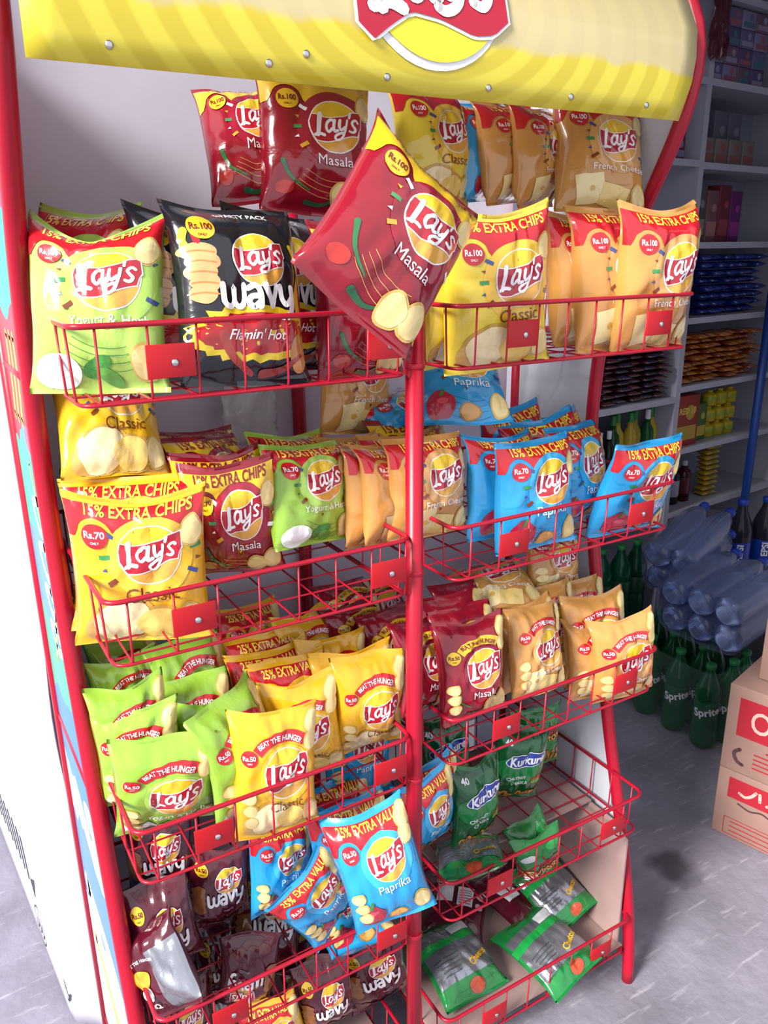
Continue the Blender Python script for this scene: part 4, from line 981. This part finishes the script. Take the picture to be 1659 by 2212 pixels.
def flatpack(name, u, d, z, w_, dp, h, col, col2, label, cat, group, yaw=0):
    """small flow-wrapped packet lying flat: pillow with end fins"""
    V = []; F = []; n, m = 10, 6
    for i in range(n + 1):
        a = i / n; E = max(0, 1 - abs(2 * a - 1) ** 6) ** .5
        for j in range(m):
            t = 2 * math.pi * j / m; V.append(((a - .5) * w_, dp / 2 * math.cos(t) * (.85 + .15 * E), h / 2 + h / 2 * math.sin(t) * max(.06, E)))
    for i in range(n):
        for j in range(m): F.append((i * m + j, i * m + (j + 1) % m, (i + 1) * m + (j + 1) % m, (i + 1) * m + j))
    fm = [1 if 3 <= i <= 6 else 0 for i in range(n) for j in range(m)]
    key = (name, col, col2, w_, dp, h)
    if key not in BAGC: BAGC[key] = mk(name, V, F, [film(col), film(col2)], fm); o = BAGC[key]
    else: o = inst(name, BAGC[key].data)
    o.location = SP(u, d, z); o.rotation_euler = (0, 0, SA + yaw); tag(o, label, cat, group); return o

def bottle(name, loc, r, h, cb, cc, cl, label, cat, group, kind='soda', rot=None, trans=0, text=None, seg=16, liquid=None):
    key = (name, r, h, cb, cc, cl, trans, text)
    if key not in BAGC:
        e = empty(name)
        if kind == 'soda': pr = [(r * .55, 0), (r * .82, .004), (r * .98, h * .05), (r, h * .10), (r, h * .30), (r * .93, h * .36), (r * .93, h * .56), (r, h * .62), (r * .97, h * .70), (r * .70, h * .80), (r * .40, h * .89), (r * .33, h * .93), (r * .33, h * .96)]
        else: pr = [(r * .8, 0), (r, h * .02), (r, h * .70), (r * .85, h * .76), (r * .45, h * .82), (r * .40, h * .88)]
        bm_ = mat('bottle_%s_%d' % (cb[1:], int(trans * 10)), cb, rough=.12, trans=trans, spec=.5, ior=1.3)
        parts = [G().lathe(pr, seg).build('body', bm_, e), G().lathe([(r * .38, h * .945 if kind == 'soda' else h * .86), (r * .40, h * .95 if kind == 'soda' else h * .865), (r * .40, h * .995), (r * .36, h)], 12).build('cap', mat('cap_' + cc[1:], cc, rough=.4), e)]
        if cl: parts.append(G().lathe([(r * .955, h * .35), (r * .965, h * .355), (r * .965, h * .565), (r * .955, h * .57)] if kind == 'soda' else [(r * 1.004, h * .2), (r * 1.01, h * .205), (r * 1.01, h * .595), (r * 1.004, h * .6)], seg).build('label', mat('lbl_' + cl[1:], cl, rough=.35), e))
        if liquid: parts.append(G().lathe([(r * .5, .005), (r * .93, h * .05), (r * .95, h * .10), (r * .95, h * .30), (r * .88, h * .36), (r * .88, h * .56), (r * .94, h * .62), (r * .90, h * .72)], seg).build('liquid', mat('liq_' + liquid[1:], liquid, rough=.1), e))
        if text:
            A = Art(); A.part('lettering'); A.text(text[0], 0, 0, text[1], mat('ink_e8e8ee', '#e8e8ee', rough=.4), 0, bold=.03, rot=text[2]); A.refine(.01)
            for n, me in A.meshes(lambda P: [(r * 1.0 * math.sin(p[0] / r + text[3]), -r * 1.0 * math.cos(p[0] / r + text[3]), h * .46 + p[1]) for p in P]).items(): parts.append(inst(n, me, e))
        BAGC[key] = (e, parts)
    else:
        e0, parts = BAGC[key]; e = empty(name)
        for p in parts: inst(p.name.split('.')[0], p.data, e)
    e.location = loc
    if rot: e.rotation_euler = rot
    tag(e, label, cat, group); return e

rnd = random.Random(11)
ORD_ = ['first', 'second', 'third', 'fourth', 'fifth', 'sixth', 'seventh', 'eighth', 'ninth', 'tenth']
# right column, top to bottom
for c in range(4):
    for r in range(4):
        boxpack('small_carton', DIV + .06 + c * .085, .075, 2.04 + r * .058, .08, .10, .057, [('#5d587c', '#7b6f93', '#694f63', '#51486e')[(c + r) % 4], ('#8a7f9c', '#3f6a78', '#8c4f5c')[(c * 2 + r) % 3]], 'small violet carton on the topmost right shelf, %s column, %s from below' % (ORD_[c], ORD_[r]), 'carton', 'violet cartons on the topmost right shelf')
for c in range(2):
    boxpack('tall_box', DIV + .24 + c * .09, .13, 1.78, .08, .06, .19, ['#5c5a6c', '#77758a'], ['tall grey clear-fronted box on the second right shelf, left one', 'tall grey clear-fronted box on the second right shelf, right one'][c], 'box', None)
for c in range(4): boxpack('small_jar_box', DIV + .06 + c * .085, .06, 1.78, .072, .07, .085, ['#6d6664', '#7f4a48'], 'small grey and red box, %s from the left on the second right shelf' % ORD_[c], 'box', 'grey and red boxes on the second right shelf')
for c, (cc, c2, t, lb) in enumerate([('#4a4a4c', '#777777', None, 'dark grey packet box on the third right shelf, left end'), ('#6f4a50', '#9a6a66', None, 'dull pink box on the third right shelf'), ('#63232e', '#8a3a46', None, 'dark red box on the third right shelf'), ('#5a1e5c', '#8a2f7c', None, 'purple box on the third right shelf, right end')]):
    boxpack('packet_box', DIV + .10 + c * .075, .10, 1.517, .07, .09, .20 - .02 * (c % 2), [cc, c2], lb, 'box', None)
for c in range(6):
    for r in range(8): flatpack('blue_packet', DIV + .17 + c * .068 + rnd.uniform(-.006, .006), .09 + rnd.uniform(-.02, .02), 1.252 + r * .028, .07, .12, .027, '#0a1f66', '#132c86', 'blue flow-wrapped packet on the fourth right shelf, %s column, %s from below' % (ORD_[c], ORD_[r]), 'packet', 'blue packets on the fourth right shelf', yaw=rnd.uniform(-.2, .2))
for c in range(7):
    for r in range(9): flatpack('biscuit_packet', DIV + .075 + c * .075 + rnd.uniform(-.008, .008), .09 + rnd.uniform(-.02, .02), 1.0 + r * .0205, .078, .13, .02, ['#9a4a16', '#7c2d16', '#a8601e'][(c + r) % 3], '#b5702a', 'orange-brown biscuit packet on the fifth right shelf, %s column, %s from below' % (ORD_[c], ORD_[r]), 'packet', 'biscuit packets on the fifth right shelf', yaw=rnd.uniform(-.15, .15))
for k in range(4):
    for lv, zz_ in ((0, 1.252), (1, 1.517)):
        bottle('dark_bottle', SP(DIV + .035 + .04 * (k % 2), .06 + .07 * (k // 2), zz_), .019, .17, '#15151a', '#8b8b98', None, 'slim dark bottle beside the shelf upright, %s one on the %s right shelf' % (ORD_[k], ['fourth', 'third'][lv]), 'bottle', 'dark slim bottles beside the shelf upright', kind='tall', seg=10)
boxpack('seasoning_box', DIV + .11, .05, .755, .15, .05, .20, ['#8a2a1c', '#a88a2a'], 'red and yellow box marked 10 on the sixth right shelf', 'box', None, text='RED 10', tcol='#d9b34a')
boxpack('seasoning_box', DIV + .245, .08, .755, .07, .06, .15, ['#3c5a28', '#a8932e'], 'green box beside the red and yellow box on the sixth right shelf', 'box', None)
for c in range(3):
    for r in range(3):
        bottle('yellow_tin', SP(DIV + .33 + c * .07, .08, .755 + r * .065), .030, .062, '#b59b1e', '#b59b1e', '#8a8f1e', 'yellow tin on the sixth right shelf, %s stack, %s from below' % (ORD_[c], ORD_[r]), 'tin', 'yellow tins on the sixth right shelf', kind='tall', seg=14)
for c in range(3): bottle('dark_jar', SP(DIV + .06 + c * .075, .08, .50), .030, .17, ['#2a1414', '#20202a', '#3a1016'][c], ['#b8c4c8', '#c4c4d0', '#a8a8b4'][c], ['#6d5a48', '#8a8aa0', '#4a1018'][c], ['dark jar with pale cap on the seventh right shelf, left one', 'black jar with white label on the seventh right shelf', 'dark red jar on the seventh right shelf, right one'][c], 'jar', None, kind='tall')
for r in range(10): flatpack('yellow_sachet', DIV + .36 + rnd.uniform(-.01, .01), .07, .50 + r * .022, .10, .06, .021, '#a8891e', '#8a7a24', 'yellow sachet in the stack on the seventh right shelf, %s from below' % ORD_[r], 'sachet', 'yellow sachets on the seventh right shelf')
# left column
for c in range(6):
    for r in range(2): boxpack('navy_box', .28 + c * .068, .07, 1.785 + r * .075, .064, .09, .074, [['#1d1c44', '#2a2350', '#57243a'][(c + r) % 3], '#6d6d92'], 'navy or maroon small box beside the header, %s column, %s row from below' % (ORD_[c], ORD_[r]), 'box', 'navy boxes on the left shelf')
for c in range(7):
    for r in range(9): flatpack('wafer_packet', .20 + c * .075 + rnd.uniform(-.006, .006), .08 + rnd.uniform(-.015, .015), .965 + r * .0215, .078, .13, .021, ['#3a0c18', '#2a0a20', '#4a101a'][(c + r) % 3], ['#5a1a2a', '#241a48'][c % 2], 'maroon wafer packet piled right of the rack, %s column, %s from below' % (ORD_[c], ORD_[r]), 'packet', 'maroon wafer packets on the left shelf', yaw=rnd.uniform(-.12, .12))
for c in range(6): bottle('sauce_bottle', SP(.43 + c * .05, .06 + .02 * (c % 2), .62), .027, .30, ['#0d3a20', '#a8902e', '#a8902e', '#8f7a2a', '#0f4a26', '#a8902e'][c], ['#1d6b34', '#1d7a38', '#1d7a38', '#1d6b34', '#c8c8d0', '#1d7a38'][c], None, ['green sauce bottle on the shelf below the maroon packets, left', 'first yellow bottle with green cap below the maroon packets', 'second yellow bottle with green cap below the maroon packets', 'third yellow bottle with dull green cap below the maroon packets', 'dark green bottle with white cap below the maroon packets', 'rightmost yellow bottle with green cap below the maroon packets'][c], 'bottle', None, kind='tall')
for c in range(4): bottle('dark_sauce_bottle', SP(.25 + c * .05, .05, .62), .023, .25, '#15161c', '#d0d0dc', None, 'dark sauce bottle with white cap below the maroon packets, %s from the left' % ORD_[c], 'bottle', 'white-capped dark bottles on the left shelf', kind='tall')
hp = crumple('hanging_packet', SP(.70, -.03, 2.20), .09, .22, 21, 'maroon packet hanging at the top of the shelf upright', film('#4a0f1c'), .012); hp['category'] = 'packet'

# ------------------------------------------------------------------ bottle packs and cartons on the floor
filmclear = mat('shrink_film', '#8d9cc4', rough=.10, spec=1.0, crinkle=.6, bscale=12, alpha=.22, coat=1)
filmthin = mat('thin_wrap', '#9fb8b0', rough=.12, spec=.9, crinkle=.3, bscale=10, alpha=.08)
def pack_loc(base, ax, up, i, j, r):
    ax = ax.normalized(); side = ax.cross(up).normalized(); up2 = side.cross(ax).normalized()
    return base + side * (i * 2.05 * r) + up2 * (j * 2.05 * r), ax
def water_pack(base, ax, ni, nj, r, h, label):
    ax = Vector(ax); up = Vector((0, 0, 1)); q = ax.normalized().to_track_quat('Z', 'Y').to_euler()
    root = empty('water_bottle_pack', base); tag(root, label, 'bottle pack')
    side = ax.normalized().cross(up).normalized(); up2 = side.cross(ax.normalized()).normalized()
    pet = mat('blue_pet', '#a6bbe4', rough=.05, trans=.85, spec=.8, ior=1.25, coat=.5)
    capm = mat('blue_cap', '#1c3fae', rough=.4)
    pr = [(r * .30, .010), (r * .62, .001), (r * .86, .004), (r, h * .05)]
    for k in range(7): pr += [(r, h * (.07 + k * .085)), (r * .95, h * (.095 + k * .085))]
    pr += [(r, h * .68), (r * .72, h * .82), (r * .32, h * .92), (r * .32, h * .95)]
    bme = cme = None
    for i in range(ni):
        for j in range(nj):
            p = side * ((i - (ni - 1) / 2) * 2.04 * r) + up2 * (r + j * 2.04 * r)
            if bme is None:
                b = G().lathe(pr, 18).build('bottle', pet, root); bme = b.data; c = G().lathe([(r * .38, h * .94), (r * .40, h * .945), (r * .40, h * .995), (r * .36, h)], 12).build('cap', capm, b); cme = c.data
            else: b = inst('bottle', bme, root); inst('cap', cme, b)
            b.location = p; b.rotation_euler = q
    # stretched film sleeve around the six
    W2, H2 = ni * 1.04 * r, nj * 2.06 * r; g = G(); ring = []
    n = 28; V = []; F = []
    for s_ in range(7):
        a = s_ / 6; L = -.004 + (h * .90) * a; k = 1.0 - .34 * max(0, a - .72) / .28
        for t in range(n):
            an = 2 * math.pi * t / n; cx, sx = math.cos(an), math.sin(an)
            px_ = math.copysign(abs(cx) ** .45, cx) * (W2 + .004) * k; py_ = math.copysign(abs(sx) ** .45, sx) * (H2 / 2 + .004) * k
            V.append(side * px_ + up2 * (H2 / 2 + py_) + ax.normalized() * L)
    for s_ in range(6):
        for t in range(n): F.append((s_ * n + t, s_ * n + (t + 1) % n, (s_ + 1) * n + (t + 1) % n, (s_ + 1) * n + t))
    mk('shrink_film', V, F, filmclear, parent=root)
    return root
water_pack((1.97, .79, .375), (.42, .10, .13), 2, 2, .046, .36, 'blue water bottle pack lying behind, bottoms towards the rack')
water_pack((1.85, .575, .32), (.45, .04, .07), 3, 2, .046, .36, 'blue water bottle pack lying in front, above the green bottles')
# green soda bottles standing in wrapped packs
SG = []
for i in range(3):
    for j in range(4): SG.append((1.83 + i * .083, .50 + j * .115 - .02 * (i % 2), 0))
ORD = ['first', 'second', 'third', 'fourth', 'fifth', 'sixth', 'seventh', 'eighth', 'ninth', 'tenth']
for n, p in enumerate(SG):
    bottle('green_soda_bottle', p, .040, .285, '#1a6e40', '#20703c', '#0a4a26', 'green soda bottle on the floor by the cartons, %s row, %s in it' % (ORD[n // 4], ORD[n % 4]), 'bottle', 'green soda bottles on the floor', trans=.6, text=('Sprite', .085, R_(12), -.85))
def sleeve(name, x0, x1, y0, y1, z0, z1, label):
    V = []; F = []; n = 32
    for s_ in range(9):
        a = s_ / 8; k = 1 - .10 * max(0, a - .6) / .4 + .012 * math.sin(s_ * 2.1)
        for t in range(n):
            an = 2 * math.pi * t / n; cx, sx = math.cos(an), math.sin(an); wob = 1 + .012 * math.sin(5 * an + s_)
            V.append(((x0 + x1) / 2 + math.copysign(abs(cx) ** .4, cx) * (x1 - x0) / 2 * k * wob, (y0 + y1) / 2 + math.copysign(abs(sx) ** .4, sx) * (y1 - y0) / 2 * k * wob, z0 + (z1 - z0) * a))
    for s_ in range(8):
        for t in range(n): F.append((s_ * n + t, s_ * n + (t + 1) % n, (s_ + 1) * n + (t + 1) % n, (s_ + 1) * n + t))
    return tag(mk(name, V, F, filmthin), label, 'film')
sleeve('shrink_wrap', 1.782, 2.045, .44, .90, .004, .262, 'clear shrink film around the green soda bottles on the floor')
G().box(1.78, 2.06, .925, 1.06, .001, .20, bev=.006).build('crate', mat('dark_crate', '#20222e', rough=.6)); tag(bpy.data.objects['crate'], 'dark crate under the tall green bottles right of the rack', 'crate')
for n, (x, y) in enumerate([(1.84, .99), (1.93, .985), (2.015, .99)]):
    bottle('tall_green_bottle', (x, y, .202), .042, .30, '#14583a', '#20703c', '#0c3f28', 'tall green bottle right of the rack post, %s from the left' % ORD[n], 'bottle', 'tall green bottles right of the rack', trans=.5)
for n, (x, y, lb) in enumerate([(2.36, .83, 'cola bottle with blue label standing behind the water packs, left one'), (2.46, .80, 'cola bottle with blue label standing behind the water packs, right one')]):
    bottle('cola_bottle', (x, y, .28), .046, .36, '#3a3a4a', '#1c3fae', '#143a9a', lb, 'bottle', None, trans=.5, liquid='#0a0608', text=('PEPSI', .068, R_(90), -.75))
G().box(2.26, 2.56, .72, .93, 0, .278, bev=.006).build('crate', mat('dark_crate', '#20222e', rough=.6)); cr_ = bpy.data.objects['crate.001']; tag(cr_, 'dark crate under the cola bottles behind the water packs', 'crate')
# cartons
cm = mat('carton_tan', '#94756c', rough=.75, spec=.2, var=.07, vscale=14)
def carton(z, h, L, D, label, deco, x=1.524, y=.224, yaw=-14.6):
    o = G().box(0, D, -L, 0, 0, h, bev=.003).build('carton', cm); o.location = (x, y, z); o.rotation_euler = (0, 0, R_(-yaw)); tag(o, label, 'carton')
    A = Art(); deco(A, L, h); A.refine(9)
    for n, me in A.meshes(lambda P: [(-p[2], -p[0], p[1]) for p in P]).items(): inst(n, me, o)
    return o
redc = mat('carton_red', '#a01c2c', rough=.6); pal = mat('carton_pale', '#cfa79c', rough=.6); dkc = mat('carton_ink', '#4a3038', rough=.7)
def d1(A, L, h):
    A.part('print'); A.quad(.03 + .2, h * .66, .40, h * .44, redc, .0008); A.part('lettering')
    A.text('OL', .105, h * .66, .085, pal, .0014, height=.062, bold=.01)
    A.part('print'); A.stroke([(.045, .07), (.032, .055), (.04, .035), (.055, .028)], .010, dkc, .0008)
    for k in range(4): A.quad(.16, .07 - .013 * k, .16, .004, redc, .0008)
    A.stroke([(.11, .085), (.16, .08), (.22, .082)], .005, redc, .0008)
def d2(A, L, h):
    A.part('print'); A.quad(.03 + .2, h * .76, .40, h * .30, redc, .0008); A.part('lettering')
    for pts in ([(.10, .165), (.09, .15), (.075, .14), (.06, .145)], [(.11, .165), (.112, .145)], [(.13, .14), (.15, .145), (.17, .14), (.17, .155)], [(.145, .13), (.15, .128)], [(.19, .17), (.188, .145), (.205, .14), (.22, .15), (.225, .165)]): A.stroke(pts, .008, pal, .0014)
    A.part('print'); A.stroke([(.06, .112), (.09, .104), (.12, .112), (.15, .104), (.19, .112)], .005, dkc, .0008)
    for x0, y0, w_, h_ in ((.13, .035, .20, .05),):
        for a, b, c, d in ((x0, y0 - h_ / 2, w_, .002), (x0, y0 + h_ / 2, w_, .002), (x0 - w_ / 2, y0, .002, h_), (x0 + w_ / 2, y0, .002, h_)): A.quad(a, b, c, d, redc, .0008)
    for k in range(3): A.quad(.12, .05 - .014 * k, .15, .003, redc, .0008)
def d3(A, L, h):
    A.part('print'); A.quad(.14, h * .25, .22, h * .24, redc, .0008); A.stroke([(.10, h * .7), (.12, h * .62), (.15, h * .68)], .006, redc, .0008)
carton(0.001, .20, .42, .30, 'brown carton with red band and white script on the floor, lowest of its stack', d2)
carton(.202, .245, .42, .30, 'brown carton with red panel lettered OL, middle of the stack', d1)
carton(.449, .17, .34, .25, 'pinkish carton on top of the carton stack at the right edge', d3, x=1.60, y=.20)
